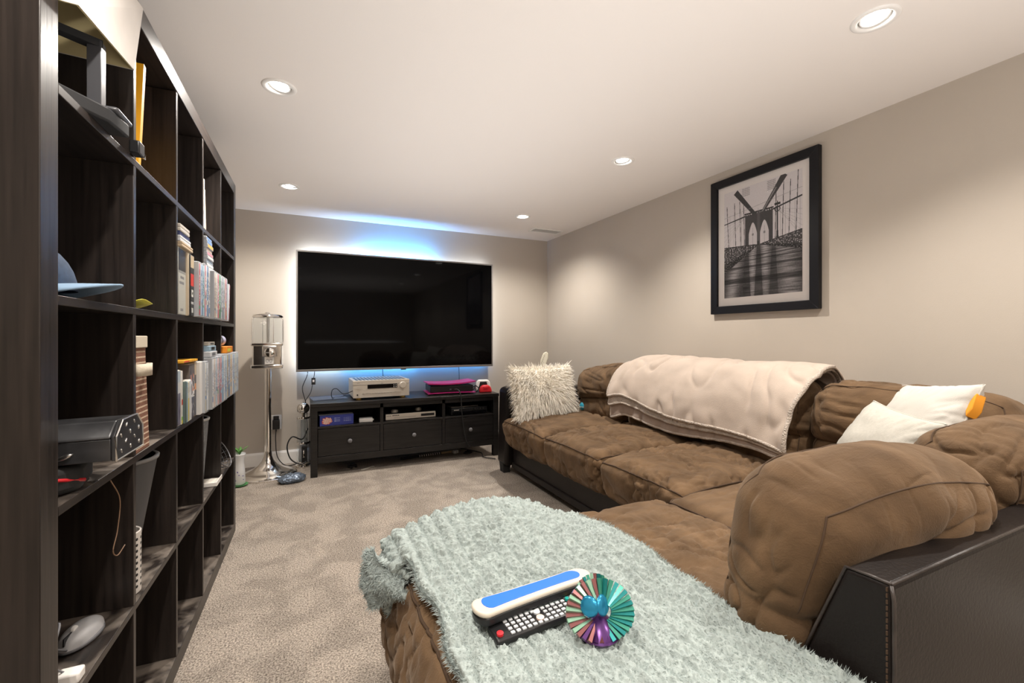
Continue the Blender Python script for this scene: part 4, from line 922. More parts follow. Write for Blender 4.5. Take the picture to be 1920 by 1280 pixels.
# ------------------------------------------------------------------ on the blanket
def pill(l, w0, w1, n=10, waist=0):
    """outline of a long remote: rounded ends, slight waist"""
    P = []
    for a in np.linspace(-PI/2, PI/2, n): P.append((l/2-w1+w1*math.cos(a), w1*math.sin(a)))
    for x in np.linspace(l/2-w1, -l/2+w0*.6, 8)[1:-1]: P.append((x, w0+(w1-w0)*(x+l/2)/l-waist*math.sin(PI*(x+l/2)/l)))
    for a in np.linspace(PI/2, 3*PI/2, n): P.append((-l/2+w0*.6+w0*.6*math.cos(a), w0*math.sin(a)))
    for x in np.linspace(-l/2+w0*.6, l/2-w1, 8)[1:-1]: P.append((x, -(w0+(w1-w0)*(x+l/2)/l-waist*math.sin(PI*(x+l/2)/l))))
    return P
rb = empty('blue_remote', (.416, .778, .5120), (math.radians(-5), 0, math.radians(5)), 'long cream and black remote with bright blue face lying on the blanket', 'remote control')
MB().prism(pill(.268, .030, .025, waist=.003), 0, .016).build('lower_shell', BLACK, rb, bevel=.004, seg=3)
MB().prism(pill(.270, .031, .026, waist=.003), .015, .025).build('upper_shell', mat('cream_plastic', (.62, .56, .47), .4), rb, bevel=.004, seg=3)
MB().prism(pill(.225, .021, .017, waist=.003), .0245, .0262).build('blue_face', mat('bright_blue', (.03, .17, .80), .35), rb, bevel=.0005, loc=(-.002, .0025, 0))
rk = empty('black_remote', (.405, .736, .4960), (math.radians(3), 0, math.radians(4)), 'black button remote lying below the blue one on the blanket', 'remote control')
MB().prism([(-.105, -.024), (.105, -.022), (.107, .02), (-.103, .024)], 0, .0145).build('case', BLACK, rk, bevel=.005, seg=3)
BT = mat('button_white', (.62, .64, .66), .4)
for c in range(15):
    for r in range(4):
        if (c in (6, 7) and r in (1, 2)) or c in (0,): continue
        x = -.082+c*.0118; y = -.016+r*.0105
        if c >= 13: continue
        MB().box(x-.0036, x+.0036, y-.0028, y+.0028, .0140, .0167).build('button', BT, rk)
MB().lathe([(.0075, .0135), (.0075, .0175), (.001, .018)], 18, c=(-.006, -.006)).build('button', mat('button_pink', (.75, .58, .50), .4), rk, smooth='angle')
MB().lathe([(.0065, .0135), (.0065, .0175), (.001, .018)], 18, c=(-.004, .010)).build('button', BT, rk, smooth='angle')
MB().lathe([(.0062, .0135), (.0062, .0185), (.001, .019)], 18, c=(-.093, -.010)).build('power_button', REDP, rk, smooth='angle')
for (x, y), c in zip(((.078, .010), (.082, .001), (.088, -.009), (.071, .015)), ((.75, .50, .02), (.02, .45, .40), (.75, .08, .02), (.02, .35, .3))):
    MB().lathe([(.0045, .0135), (.0045, .019), (.001, .0195)], 14, c=(x, y)).build('colour_button', mat('btn%.2f' % c[0]+str(c[1]), c, .35), rk, smooth='angle')
# fan toy: rods radiating round two blue discs, standing on edge
IR = [mat('iris_green', (.06, .30, .22), .25, metal=.55), mat('iris_teal', (.02, .22, .22), .25, metal=.55), mat('iris_copper', (.26, .10, .10), .25, metal=.55), mat('iris_mint', (.28, .50, .36), .28, metal=.5), mat('iris_purple', (.09, .03, .14), .25, metal=.55)]
IB = mat('iris_blue', (.03, .28, .50), .2, metal=.6)
kx = empty('fan_toy', (.480, .655, .494), (0, 0, math.radians(-16)), 'iridescent green and copper toy of radiating rods around two blue discs', 'toy')
for s, mm_, ang in ((-1, (3, 2), 14), (1, (0, 1), -14)):
    hub = MB().lathe([(.001, -.004), (.014, -.0035), (.0175, 0), (.014, .0035), (.001, .004)], 28).build('disc', IB, kx, smooth=True, loc=(s*.0125-.010, -.010, .066), rot=(math.radians(70), 0, math.radians(s*38)))
R0, R1 = .020, .063
for k in range(34):
    a = 2*PI*(k+.5)/34+PI/2; ca, sa = math.cos(a), math.sin(a); c = (IR[3] if k % 2 else IR[2]) if ca < -.05 else (IR[0] if k % 2 else IR[1])
    if sa < -.75 and ca < .1: c = IR[4] if k % 2 else c
    tl = .34 if sa > .4 else .10       # upper rods are tipped back
    z0, z1 = .050+R0*sa*.86, .050+R1*sa*(.80 if sa > 0 else .60)
    p0 = Vector((R0*ca, -.006, z0)); p1 = Vector((R1*ca, -.004+(.020*max(0, sa))-.026*max(0, -sa), z1))
    MB().tube([p0, p0.lerp(p1, .5), p1], [.0022, .0038, .0052], 4).build('rod', c, kx)
for k in range(14):   # second ring of short rods behind
    a = PI*(k+.5)/14; p0 = Vector((.016*math.cos(a), .016, .058+.012*math.sin(a))); p1 = Vector((.034*math.cos(a), .034, .066+.034*math.sin(a)))
    MB().tube([p0, p1], [.002, .004], 4).build('back_rod', IR[k % 4], kx)
MB().lathe([(.001, .0), (.034, .002), (.040, .010), (.030, .024), (.014, .040), (.001, .045)], 18, c=(.0, .006)).build('core', IR[4], kx, smooth='angle')

# ------------------------------------------------------------------ things in the bookcase (d = out of the front, t = along, z)
def at_shelf(o, d, t, z, rz=0, tilt=None):
    p = SW(d, t, z); o.location = p+Vector((0, 0, .0008)); e = (0, 0, -SPH+rz) if tilt is None else (tilt[0], tilt[1], -SPH+rz); o.rotation_euler = e; return o
# table lamp (row 5, first cell)
lp = at_shelf(empty('table_lamp', label='black table lamp with a pale square shade, tilted out of the top near bookcase cell', cat='lamp'), 0, 0, 0)
Z4 = zf(4)
bb = MB().prism([(-.20, .085), (-.03, .10), (.022, .19), (.030, .265), (-.20, .26)], Z4, Z4+.028).build('base', BLACKM, lp, bevel=.004)
MB().box(-.012, .030, .205, .285, Z4+.029, Z4+.040).build('foot_block', mat('charcoal_paint', (.055, .055, .06), .35), lp, bevel=.006)
MB().box(-.155, -.135, .10, .122, Z4+.028, 1.612).build('post', BLACKM, lp, bevel=.001)
MB().box(-.012, .010, .185, .207, Z4+.028, 1.612).build('post', mat('charcoal_paint', (.055, .055, .06), .35), lp, bevel=.001)
MB().add([(-.155, .10, 1.600), (-.135, .096, 1.600), (.012, .188, 1.600), (-.002, .207, 1.600), (-.155, .10, 1.614), (-.135, .096, 1.614), (.012, .188, 1.614), (-.002, .207, 1.614)],
         [(0, 3, 2, 1), (4, 5, 6, 7), (0, 1, 5, 4), (1, 2, 6, 5), (2, 3, 7, 6), (3, 0, 4, 7)]).build('top_bar', BLACKM, lp)
MB().tube([(-.07, .145, Z4+.028), (-.07, .145, 1.60)], .008, 14).build('rod', BLACK, lp, smooth='angle')
MB().tube([(-.07, .145, 1.612), (-.07, .145, 1.640)], .011, 16).build('brass_neck', BRASS, lp, smooth='angle')
MB().lathe([(.012, 1.638), (.020, 1.646), (.020, 1.652), (.030, 1.660), (.034, 1.672), (.030, 1.690), (.018, 1.71)], 20, c=(-.07, .145)).build('socket', BLACK, lp, smooth='angle')
SH_O = mat('shade_fabric', (.62, .58, .54), .9, var=.05, vscale=14); SH_I = mat('shade_lining', (.60, .50, .27), .7)
so4 = [(-.215, .062, 1.612), (.022, .062, 1.600), (.022, .318, 1.630), (-.215, .318, 1.642)]; st4 = [(-.205, .072, 1.782), (.014, .072, 1.774), (.028, .352, 1.792), (-.205, .345, 1.790)]
MB().add(so4+st4, [(0, 1, 5, 4), (1, 2, 6, 5), (2, 3, 7, 6), (3, 0, 4, 7)]).build('shade', SH_O, lp)
inn = lambda P, e: [(x+(e if x < -.1 else -e), y+(e if y < .2 else -e), z) for x, y, z in P]
MB().add(inn(so4, .003)+inn(st4, .003), [(4, 5, 1, 0), (5, 6, 2, 1), (6, 7, 3, 2), (7, 4, 0, 3)]).build('shade_lining', SH_I, lp)
# clamp and binder (row 5)
cl = at_shelf(empty('clip_clamp', label='small black spring clamp at the shelf front beside the orange folder', cat='clamp'), 0, 0, 0)
MB().box(.002, .022, .350, .385, Z4, Z4+.030).build('jaw', BLACK, cl, bevel=.003); MB().tube([(.012, .38, Z4+.022), (.012, .42, Z4+.020), (.012, .42, Z4+.010), (.012, .38, Z4+.008)], .0022, 6).build('wire_handle', CHROME, cl, smooth=True)
of = at_shelf(empty('orange_folder', label='tall orange folder leaning in the second cell of the top row', cat='folder'), -.012, .445, Z4, 0, (math.radians(-8), 0))
MB().box(-.22, .0, 0, .004, 0, .275).box(-.22, 0, .012, .016, 0, .275).box(-.0, .004, 0, .016, 0, .275).build('cover', mat('orange_card', (.78, .36, .01), .5), of); MB().box(-.215, -.004, .0045, .0115, .002, .27).build('papers', BLACKM, of)
# cap with pale brim (row 4 -> second from the top, first cell)
Z3 = zf(3)
cp = at_shelf(empty('baseball_cap', label='denim blue baseball cap with pale brim resting on the near middle shelf', cat='cap'), -.07, .25, Z3+.007)
n = 24; V = []; F = []
for i in range(9):
    ph = i/8*PI/2
    for k in range(n): V.append((.085*math.cos(ph)*math.cos(2*PI*k/n), .090*math.cos(ph)*math.sin(2*PI*k/n), .012+.10*math.sin(ph)))
for i in range(8):
    for k in range(n): F.append((i*n+k, i*n+(k+1)%n, (i+1)*n+(k+1)%n, (i+1)*n+k))
MB().add(V, F).build('crown', mat('denim', (.025, .045, .085), .85, var=.2, vscale=90), cp, smooth=True, loc=(-.05, -.05, 0))
V = []; F = []
for i in range(9):
    for j in range(13):
        a = -1.15+2.3*j/12; r = .07+.082*i/8*math.cos(a*.75)
        V.append((-.05+r*math.cos(a+.30), -.05+r*math.sin(a+.30), .014+.012*math.cos(a*1.25)-.016*(i/8)**2*abs(a)**1.5+.006*(i/8)))
for i in range(8):
    for j in range(12): F.append((i*13+j, (i+1)*13+j, (i+1)*13+j+1, i*13+j+1))
br = MB().add(V, F).build('brim', mat('pale_denim', (.20, .30, .42), .8), cp, smooth=True); so = br.modifiers.new('t', 'SOLIDIFY'); so.thickness = .004
MB().box(-.012, .012, -.001, .0015, -.006, .010).build('red_tab', REDP, cp, loc=(-.005, -.045, .108)); MB().lathe([(.005, 0), (.004, .004), (.001, .005)], 12).build('top_button', WHITE, cp, loc=(-.05, -.05, .111), smooth='angle')
sp = at_shelf(empty('white_card', label='narrow white card standing beside the first divider of the middle row', cat='card'), -.012, tc0(1)+.002, Z3); MB().box(-.15, 0, 0, .0025, 0, .125).build('sheet', WHITE, sp); MB().box(-.12, -.03, .0025, .003, .02, .1).build('printed_panel', PAPER, sp)
yl = at_shelf(empty('yellow_leaflet', label='curled yellow and green leaflet lying in the second cell of the middle row', cat='leaflet'), -.055, .475, Z3+.002)
V = []; F = []
for i in range(9):
    for j in range(5): V.append((-.05+.1*i/8, -.04+.02*j*1.3, .002+.018*(i/8)**3+.004*math.sin(j)))
for i in range(8):
    for j in range(4): F.append((i*5+j, (i+1)*5+j, (i+1)*5+j+1, i*5+j+1))
o = MB().add(V, F).build('sheet', mat('yellow_print', (.62, .58, .05), .5), yl, smooth=True); o.modifiers.new('t', 'SOLIDIFY').thickness = .0012
MB().box(-.03, .01, -.02, .02, .0035, .0042).build('green_patch', mat('green_print', (.25, .40, .04), .5), yl)
# pale frames in the top row, fourth cell
cr = at_shelf(empty('canvas_panel', label='cream stretched canvas panel leaning in the fourth cell of the top row', cat='canvas'), -.010, 1.185, Z4, 0, (math.radians(7), 0)); MB().box(-.20, .0, 0, .018, 0, .165).build('canvas', mat('cream_canvas', (.68, .58, .44), .8), cr, bevel=.002); MB().box(-.19, -.01, -.003, 0, .01, .155).build('backing', PAPER, cr)
cr = at_shelf(empty('paper_roll', label='fat roll of cream paper standing beside the canvas panel', cat='paper roll'), -.035, 1.145, Z4)
MB().lathe([(.030, 0), (.030, .195), (.024, .195), (.024, .02), (.001, .02)], 22, cap=False).build('outer_sheet', mat('cream_roll', (.66, .58, .49), .75), cr, smooth='angle'); MB().lathe([(.016, 0), (.016, .205), (.013, .205), (.013, .0)], 18, cap=False).build('inner_sheet', PAPER, cr, smooth='angle')
# ---- discs and books
PAL = [(.45, .50, .56), (.16, .28, .50), (.60, .60, .60), (.50, .10, .12), (.70, .70, .68), (.20, .22, .26), (.62, .48, .40), (.10, .30, .16), (.35, .42, .50), (.66, .62, .50), (.08, .10, .14), (.55, .25, .30), (.30, .50, .60), (.72, .40, .08)]
PNAME = ['steel blue', 'royal blue', 'light grey', 'dark red', 'white', 'charcoal', 'tan', 'green', 'slate', 'cream', 'black', 'rose', 'sky blue', 'orange']
ORD = ['first', 'second', 'third', 'fourth', 'fifth', 'sixth', 'seventh', 'eighth', 'ninth', 'tenth', 'eleventh', 'twelfth', 'thirteenth', 'fourteenth', 'fifteenth', 'sixteenth', 'seventeenth', 'eighteenth', 'nineteenth', 'twentieth', 'twenty-first', 'twenty-second', 'twenty-third', 'twenty-fourth', 'twenty-fifth', 'twenty-sixth', 'twenty-seventh', 'twenty-eighth', 'twenty-ninth', 'thirtieth', 'thirty-first', 'thirty-second']
CASE = mat('disc_case', (.45, .47, .50), .25); CASEB = mat('disc_case_blue', (.05, .12, .45), .3)
rb_ = random.Random(12)
def spine_img(ci, nx=6, ny=44):
    base = np.array(PAL[ci]); g = np.zeros((ny, nx, 3))+base; ac = np.array(PAL[rb_.randrange(len(PAL))])
    g[:5] = np.clip(base*1.25+.1, 0, .8); a = rb_.randrange(8, 14); b = rb_.randrange(24, 36)
    for r in range(a, b):
        if rb_.random() < .62: g[r, 2:nx-2+rb_.randrange(2)] = .75 if base.mean() < .4 else ac*.4
    g[b+2:b+2+rb_.randrange(2, 6)] = ac; return g
def disc_case(t, z, th, hg, ci, label, group, d=.03, dp_=.135, lean=0, kind='case', pm=None):
    o = at_shelf(empty('disc_case' if kind == 'case' else kind, label=label, cat='disc case' if kind == 'case' else 'book', group=group), d, t, z, 0, (lean, 0))
    MB().box(-dp_, 0, 0, th, 0, hg).build('shell' if kind == 'case' else 'cover', pm or CASE, o, bevel=.0008, seg=1)
    flat_print('spine_insert' if kind == 'case' else 'spine', th*.86, hg*.94, spine_img(ci), o, Matrix.Translation((.0006, th/2, hg/2)) @ Matrix.Rotation(PI/2, 4, 'Z'))
    return o

def book(name, t0, t1, z, hg, d, dep, col, label, cat='book', group=None, lean=0, art=None, pm=None, cv=None):
    o = at_shelf(empty(name, label=label, cat=cat, group=group), d, t0, z, 0, (lean, 0)); w = t1-t0
    m_ = cv or mat('cover_%02d_%02d_%02d' % tuple(int(c*50) for c in col), col, .5)
    MB().box(-dep, 0, 0, w, 0, hg).build('cover', m_, o, bevel=.001, seg=1)
    MB().box(-dep+.003, -.004, .0015, w-.0015, hg-.0005, hg+.0012).build('page_block', PAPER, o)
    if art is not None: flat_print('spine', w*.96, hg*.97, art, o, Matrix.Translation((.0006, w/2, hg/2)) @ Matrix.Rotation(PI/2, 4, 'Z'))
    return o
def blk(rows, nx=8):   # rows = [(count, colour)]
    return np.concatenate([np.tile(np.array(c), (n_, nx, 1)) for n_, c in rows])
# middle row (z3): third cell
g_ = blk([(16, (.05, .05, .055)), (2, (.25, .25, .24)), (30, (.42, .42, .38))]); g_[20:22, 2:6] = (.2, .2, .2); g_[24:26, 1:6] = (.2, .2, .2); g_[44:46, 2:5] = (.2, .2, .2)
book('ring_binder', .758, .846, Z3+.001, .212, .0, .24, (.40, .40, .36), 'wide grey and black binder standing at the third cell of the middle row', art=g_)
g_ = blk([(10, (.50, .40, .26)), (5, (.02, .02, .02)), (10, (.55, .03, .02)), (24, (.02, .02, .02))]); g_[28:34, 2:6] = (.6, .6, .55); g_[30:32, 3:5] = (.02, .02, .02); g_[38:40, 1:7] = (.4, .4, .4); g_[43:47, 2:6] = (.45, .45, .42)
book('game_manual', .848, .858, Z3+.001, .208, .006, .20, (.55, .46, .34), 'thin tan book beside the grey and black binder', art=blk([(10, (.5, .42, .30)), (20, (.6, .5, .38))]))
book('black_red_book', .860, .905, Z3+.001, .206, .010, .20, (.03, .03, .03), 'black book with a red block and round emblem on its spine', art=g_)
# flat stack on top of it
zz = Z3+.2145
for nm, th_, t0, t1, d_, dep, m_, lb, cat in (('cardboard_box', .016, .760, .895, .010, .22, mat('tan_card', (.45, .35, .24), .7), 'flat tan cardboard box under the stack in the third cell of the middle row', 'box'),
        ('flat_book', .018, .758, .885, .006, .22, mat('white_cover', (.55, .56, .58), .5), 'white flat-lying book in the middle of the stack above the binder', 'book'),
        ('navy_book', .012, .760, .880, .004, .21, mat('navy_cover', (.03, .04, .12), .4), 'navy flat-lying book under the silver laptop', 'book'),
        ('laptop', .022, .758, .870, .006, .24, SILVER, 'silver laptop lying on top of the stack above the binder', 'laptop')):
    o = at_shelf(empty(nm, label=lb, cat=cat), d_, t0, zz); w = t1-t0
    MB().box(-dep, 0, 0, w, 0, th_*.5).build('lower_half', m_, o, bevel=.002); MB().box(-dep, 0, 0, w, th_*.55, th_).build('upper_half', m_, o, bevel=.002)
    MB().box(-dep+.004, -.003, .003, w-.003, th_*.45, th_*.6).build('middle', PAPER if cat != 'laptop' else BLACK, o)
    zz += th_+.001
k = 0
def row_of_cases(t, tend, z, base_h, d0, where, grp, seq, k0=0, tallf=None):
    k = k0
    for ci in seq:
        th = .0150+.001*(k % 3)
        if t+th > tend: break
        h_ = base_h if tallf is None else tallf(t)
        disc_case(t, z, th, h_, ci, '%s upright case from the left %s, %s spine' % (ORD[k], where, PNAME[ci]), grp, d=d0+.001*(k % 2))
        t += th+.0008; k += 1
    return k, t
k, t = row_of_cases(.908, 1.088, Z3+.001, .186, .024, 'on the middle shelf', 'disc cases on the middle shelf', [3, 0, 1, 12, 8, 11, 4, 1, 5, 2, 9, 6], tallf=lambda t: .190 if t < .99 else .196)
k, t = row_of_cases(1.109, 1.385, Z3+.001, .186, .034, 'on the middle shelf', 'disc cases on the middle shelf', [6, 9, 4, 11, 3, 7, 7, 8, 2, 5, 8, 0, 6, 11, 3, 8, 0, 5], k0=k)
disc_case(t+.034, Z3+.0035, .014, .17, 11, 'rose disc case leaning at the far end of the middle shelf row', 'disc cases on the middle shelf', d=.034, lean=math.radians(-9))
zz = Z3+.189
for q, (ci, th_) in enumerate(((2, .016), (4, .014), (8, .015), (2, .014), (11, .015), (6, .014), (13, .016), (1, .016), (1, .012))):
    o = at_shelf(empty('disc_case', label='%s flat case from the bottom of the middle shelf pile, %s' % (ORD[q], PNAME[ci]), cat='disc case', group='flat pile on the middle shelf cases'), .012-.002*(q % 3), 1.112, zz)
    MB().box(-.18, 0, 0, .125-.006*(q % 2)-.004*q, 0, th_-.001).build('shell', CASE, o, bevel=.001, seg=1)
    MB().box(0, .0006, .003, .115-.006*(q % 2)-.004*q, .002, th_-.003).build('spine_insert', mat('spine_%d' % ci, PAL[ci], .45), o); zz += th_
# second row (z2): magazines, books and cases
Z2 = zf(2)
def magart(x, y):
    g = np.zeros(x.shape+(3,))+.62; nz = noise3(np.stack([x.ravel()*4, y.ravel()*7, 0*x.ravel()], 1)).reshape(x.shape)
    g[y < .18] = (.10, .08, .07); g[(y > .18) & (y < .3)] = (.30, .22, .20); g[(nz > .1) & (y > .12) & (y < .6)] = (.05, .045, .05); g[(nz < -.35) & (y < .5)] = (.55, .14, .05)
    g[y > .62] = (.06, .065, .09); g[(y > .7) & (nz > .2)] = (.3, .3, .33); return g
def photoart(x, y):
    nz = noise3(np.stack([x.ravel()*3, y.ravel()*6, 0*x.ravel()], 1)).reshape(x.shape); g = np.stack([.13+.1*nz, .12+.1*nz, .16+.1*nz], -1).clip(.02, 1); g[(y < .42)] = (.52, .52, .50); g[(y < .2)] = (.40, .46, .50); return g
mg = lambda f, nx, ny: f(*np.meshgrid((np.arange(nx)+.5)/nx, (np.arange(ny)+.5)/ny))
book('photo_book', .760, .792, Z2+.001, .175, -.002, .21, (.60, .58, .54), 'white book with grey photo spine, first in the second shelf row', art=mg(photoart, 8, 44))
book('white_notebook', .796, .808, Z2+.001, .172, .0, .19, (.66, .64, .60), 'thin white notebook beside the photo book', art=blk([(24, (.62, .6, .56)), (5, (.5, .05, .03)), (10, (.6, .6, .56)), (3, (.2, .45, .05)), (3, (.6, .5, .06))]))
for q, (c, hh_, nm) in enumerate((((.10, .14, .13), .136, 'dark green'), ((.28, .40, .44), .134, 'pale blue'), ((.62, .58, .44), .132, 'cream and yellow'), ((.60, .61, .60), .134, 'light grey'), ((.66, .66, .66), .136, 'white'))):
    ar = blk([(18, c), (26, (.58, .48, .12) if q == 2 else tuple(v*.9 for v in c))]); ar[6:12, 3:5] = .2
    book('slim_book', .815+.0155*q, .829+.0155*q, Z2+.001, hh_, .006, .13, c, 'slim upright %s book among five small ones on the second shelf' % nm, group='slim books on the second shelf', art=ar)
book('illustrated_magazine', .896, .960, Z2+.001, .186, .0, .22, (.12, .10, .09), 'thick dark illustrated magazine file on the second shelf', art=mg(magart, 14, 44), cat='magazine')
book('tan_magazine', .962, .985, Z2+.001, .194, .0, .21, (.46, .36, .24), 'tan magazine beside the dark illustrated magazine file', art=blk([(12, (.48, .38, .26)), (8, (.04, .04, .05)), (6, (.55, .22, .08)), (24, (.03, .035, .06))]), cat='magazine')
fm = at_shelf(empty('orange_magazine', label='orange and yellow magazine lying flat on the upright magazines', cat='magazine'), .004, .80, Z2+.197); MB().box(-.21, 0, 0, .19, 0, .007).build('cover', mat('orange_print', (.72, .36, .03), .5, var=.4, vscale=30), fm); MB().box(-.2, .0006, .01, .07, .002, .005).build('red_mark', REDP, fm)
# supports the flat magazine: it lies across the magazines and the white box
wbx = at_shelf(empty('white_carton', label='upright white carton between the magazines and the disc cases on the second shelf', cat='box'), .012, .988, Z2+.001)
MB().box(-.16, 0, 0, .034, 0, .190).build('carton', mat('white_card', (.66, .65, .63), .6), wbx, bevel=.0015); MB().box(-.15, -.002, .003, .031, .190, .192).build('lid', WHITE, wbx)
k, t = row_of_cases(1.024, 1.088, Z2+.001, .190, .020, 'of the second shelf row', 'disc cases on the second shelf', [9, 0, 4, 8])
k, t = row_of_cases(1.109, 1.437, Z2+.001, .192, .026, 'of the second shelf row', 'disc cases on the second shelf', [4, 2, 6, 2, 8, 4, 11, 6, 5, 3, 3, 12, 1, 12, 4, 0, 8, 2, 12, 9, 4, 1], k0=k, tallf=lambda t: .200 if t < 1.3 else .206)
k2, t = row_of_cases(1.460, 1.784, Z2+.001, .204, .022, 'in the far second-shelf cell', 'disc cases in the far cell of the second shelf', [13, 10, 1, 10, 4, 13, 6, 2, 4, 1, 0, 12, 4, 9, 4, 12, 2, 8, 0, 4, 1])
zz = Z2+.2035
for q, (m_, th_, lb) in enumerate(((mat('white_cover', (.55, .56, .58), .5), .022, 'white'), (mat('pale_blue_box', (.30, .42, .52), .4), .022, 'pale blue'), (SILVER, .016, 'silver'))):
    o = at_shelf(empty('small_box', label='small flat %s box stacked on the second shelf cases, fourth cell' % lb, cat='box', group='small boxes on the second shelf cases'), .020-.004*q, 1.115+.008*q, zz)
    MB().box(-.12, 0, 0, .13-.01*q, 0, th_-.001).build('carton', m_, o, bevel=.002); MB().box(0, .0008, .03, .09, .005, th_-.006).build('front_slot', BLACK if q != 0 else GREYP, o); zz += th_
o = at_shelf(empty('orange_box', label='small orange box on the disc cases in the far cell', cat='box'), .018, 1.475, Z2+.2075); MB().box(-.11, 0, 0, .16, 0, .030).build('carton', mat('orange_box', (.75, .25, .02), .5), o, bevel=.002); MB().box(0, .0008, .02, .1, .006, .02).build('printed_mark', mat('yellow_print', (.62, .58, .05), .5), o)
o = at_shelf(empty('white_roll', label='white and lilac rolled object on the orange box', cat='roll'), -.030, 1.480, Z2+.2075+.031+.026); MB().lathe([(.001, 0), (.026, 0), (.026, .12), (.001, .12)], 20, M=Matrix.Rotation(-PI/2, 4, 'X')).build('outer_sheet', mat('lilac', (.50, .50, .66), .5), o, smooth='angle'); MB().lathe([(.0265, .02), (.0268, .022), (.0268, .05), (.0265, .052)], 20, M=Matrix.Rotation(-PI/2, 4, 'X'), cap=False).build('band', BLACK, o)
# toolbox on a pouch (second shelf, near cell)
po = at_shelf(empty('red_pouch', label='black pouch with red trim squashed beneath the black toolbox', cat='pouch'), -.14, .165, Z2)
MB().prism([(-.13, -.075), (.10, -.09), (.14, -.03), (.12, .075), (-.12, .085)], 0, .050).build('pouch', BLACKM, po, bevel=.012, seg=3)
MB().tube([(-.05, -.088, .02), (.04, -.09, .024), (.12, -.06, .030), (.14, -.02, .018)], .0035, 6).build('red_trim', REDP, po, smooth=True)
TB_S = .66
tb_ = at_shelf(empty('toolbox', label='black tread-plate metal toolbox sticking out of the near bookcase cell', cat='toolbox'), -.145, .176, Z2+.052, 0, (0, math.radians(-1)))
TBM = mat('black_steel', (.014, .014, .015), .28, spec=.6, bump=.15, bscale=30, bdist=.004, var=.6, vscale=14, color2=(.045, .045, .048))
tb_.scale = (1, 1, .68)
hex_ = [(-.066, 0), (.066, 0), (.066, .062), (.036, .100), (-.036, .100), (-.066, .062)]
body = MB().prism([(-.066, 0), (.066, 0), (.066, .058), (-.066, .058)], -.20, .195, 'x').build('body', TBM, tb_, bevel=.002)
lid = MB().prism([(-.067, .058), (.067, .058), (.067, .064), (.037, .1005), (-.037, .1005), (-.067, .064)], -.20, .195, 'x').build('lid', TBM, tb_, bevel=.003)
for x in (-.203, .195):
    e_ = MB().prism([(-.068, -.001), (.068, -.001), (.068, .064), (.038, .102), (-.038, .102), (-.068, .064)], x, x+.008, 'x').build('end_cap', TBM, tb_, bevel=.002)
    mr = MB(); pts_ = [(-.068, -.001), (.068, -.001), (.068, .064), (.038, .102), (-.038, .102), (-.068, .064)]
    mr.tube([(x+.008, a, b) for a, b in pts_], .0022, 5, closed=True); mr.build('rolled_edge', STEEL if x > 0 else TBM, e_)
    if x > 0:
        for (yy, zz_, an) in ((-.045, .018, .3), (0, .018, .1), (.045, .018, -.2), (-.022, .040, -.6), (.022, .040, .5), (-.045, .060, .3), (0, .060, .1), (.045, .060, -.2), (-.018, .084, -.5), (.022, .084, .4)):
            MB().lathe([(.001, .0), (.0026, .0), (.0021, .0012), (.001, .0016)], 8, M=Matrix.Translation((x+.008, yy, zz_)) @ Matrix.Rotation(an, 4, 'X') @ Matrix.Scale(2.6, 4, (0, 0, 1)) @ Matrix.Rotation(PI/2, 4, 'Y')).build('tread_bump', STEEL, e_, smooth=True)
for (xx, zz_, an) in ((-.10, .03, .7), (-.02, .018, -.6), (.06, .036, .6), (.13, .02, -.6), (-.16, .02, .5)):
    MB().lathe([(.001, 0), (.006, 0), (.0045, .002), (.001, .0028)], 8, M=Matrix.Translation((xx, -.066, zz_)) @ Matrix.Rotation(an, 4, 'Y') @ Matrix.Scale(2.6, 4, (1, 0, 0)) @ Matrix.Rotation(PI/2, 4, 'X')).build('tread_bump', STEEL, body, smooth=True)
MB().tube([(-.11, 0, .100), (-.11, 0, .124), (-.095, 0, .134), (.035, 0, .134), (.05, 0, .124), (.05, 0, .100)], .006, 10).build('handle', BLACK, tb_, smooth='angle')
MB().box(-.06, -.03, -.071, -.066, .045, .075).box(.07, .10, -.071, -.066, .045, .075).build('latch', STEEL, tb_, bevel=.001)
# woven basket (second shelf, next cell)
bs = at_shelf(empty('woven_basket', label='tall brown and cream woven basket with cloth loop handle beside the toolbox', cat='basket'), -.158, .462, Z2)
def weave(x, y):
    g = np.zeros(x.shape+(3,)); a = (np.sin(y*2*PI*19) > .55); b = (np.sin(x*2*PI*22+PI*(np.floor(y*19) % 2)) > .2)
    g[...] = (.17, .075, .045); g[b] = (.24, .11, .07); g[a & ~b] = (.66, .54, .40); return g
WEAVE = mat('woven_print', (1, 1, 1), .75, tint=True, bump=.6, bscale=260, bdist=.004)
bw, bd, bh = .092, .29, .262
fr_ = flat_print('woven_side', bw, bh, mg(weave, 66, 133), bs, Matrix.Translation((.150, 0, bh/2)) @ Matrix.Rotation(math.radians(-2), 4, 'Y') @ Matrix.Rotation(PI/2, 4, 'Z'), WEAVE)
fr_.modifiers.new('t', 'SOLIDIFY').thickness = .006
for s in (-1, 1):
    w2 = flat_print('woven_side', bd, bh, mg(weave, 60, 100), bs, Matrix.Translation((.0, s*bw/2, bh/2)), WEAVE); w2.modifiers.new('t', 'SOLIDIFY').thickness = .005*s
MB().box(-.145, -.139, -bw/2, bw/2, 0, bh).build('woven_side', UNDER, bs); MB().box(-.14, .145, -.044, .044, .0, .006).build('bottom', UNDER, bs)
CLOTH = mat('ecru_cloth', (.60, .53, .42), .85, bump=.3, bscale=300, bdist=.002)
mm2 = MB(); mm2.box(.140, .150, -bw/2-.004, bw/2+.004, bh-.008, bh+.022).box(-.150, -.140, -bw/2-.004, bw/2+.004, bh-.008, bh+.022).box(-.14, .14, -bw/2-.004, -bw/2+.002, bh-.008, bh+.022).box(-.14, .14, bw/2-.002, bw/2+.004, bh-.008, bh+.022); mm2.build('cloth_rim', CLOTH, bs, bevel=.002)
V = []; F = []
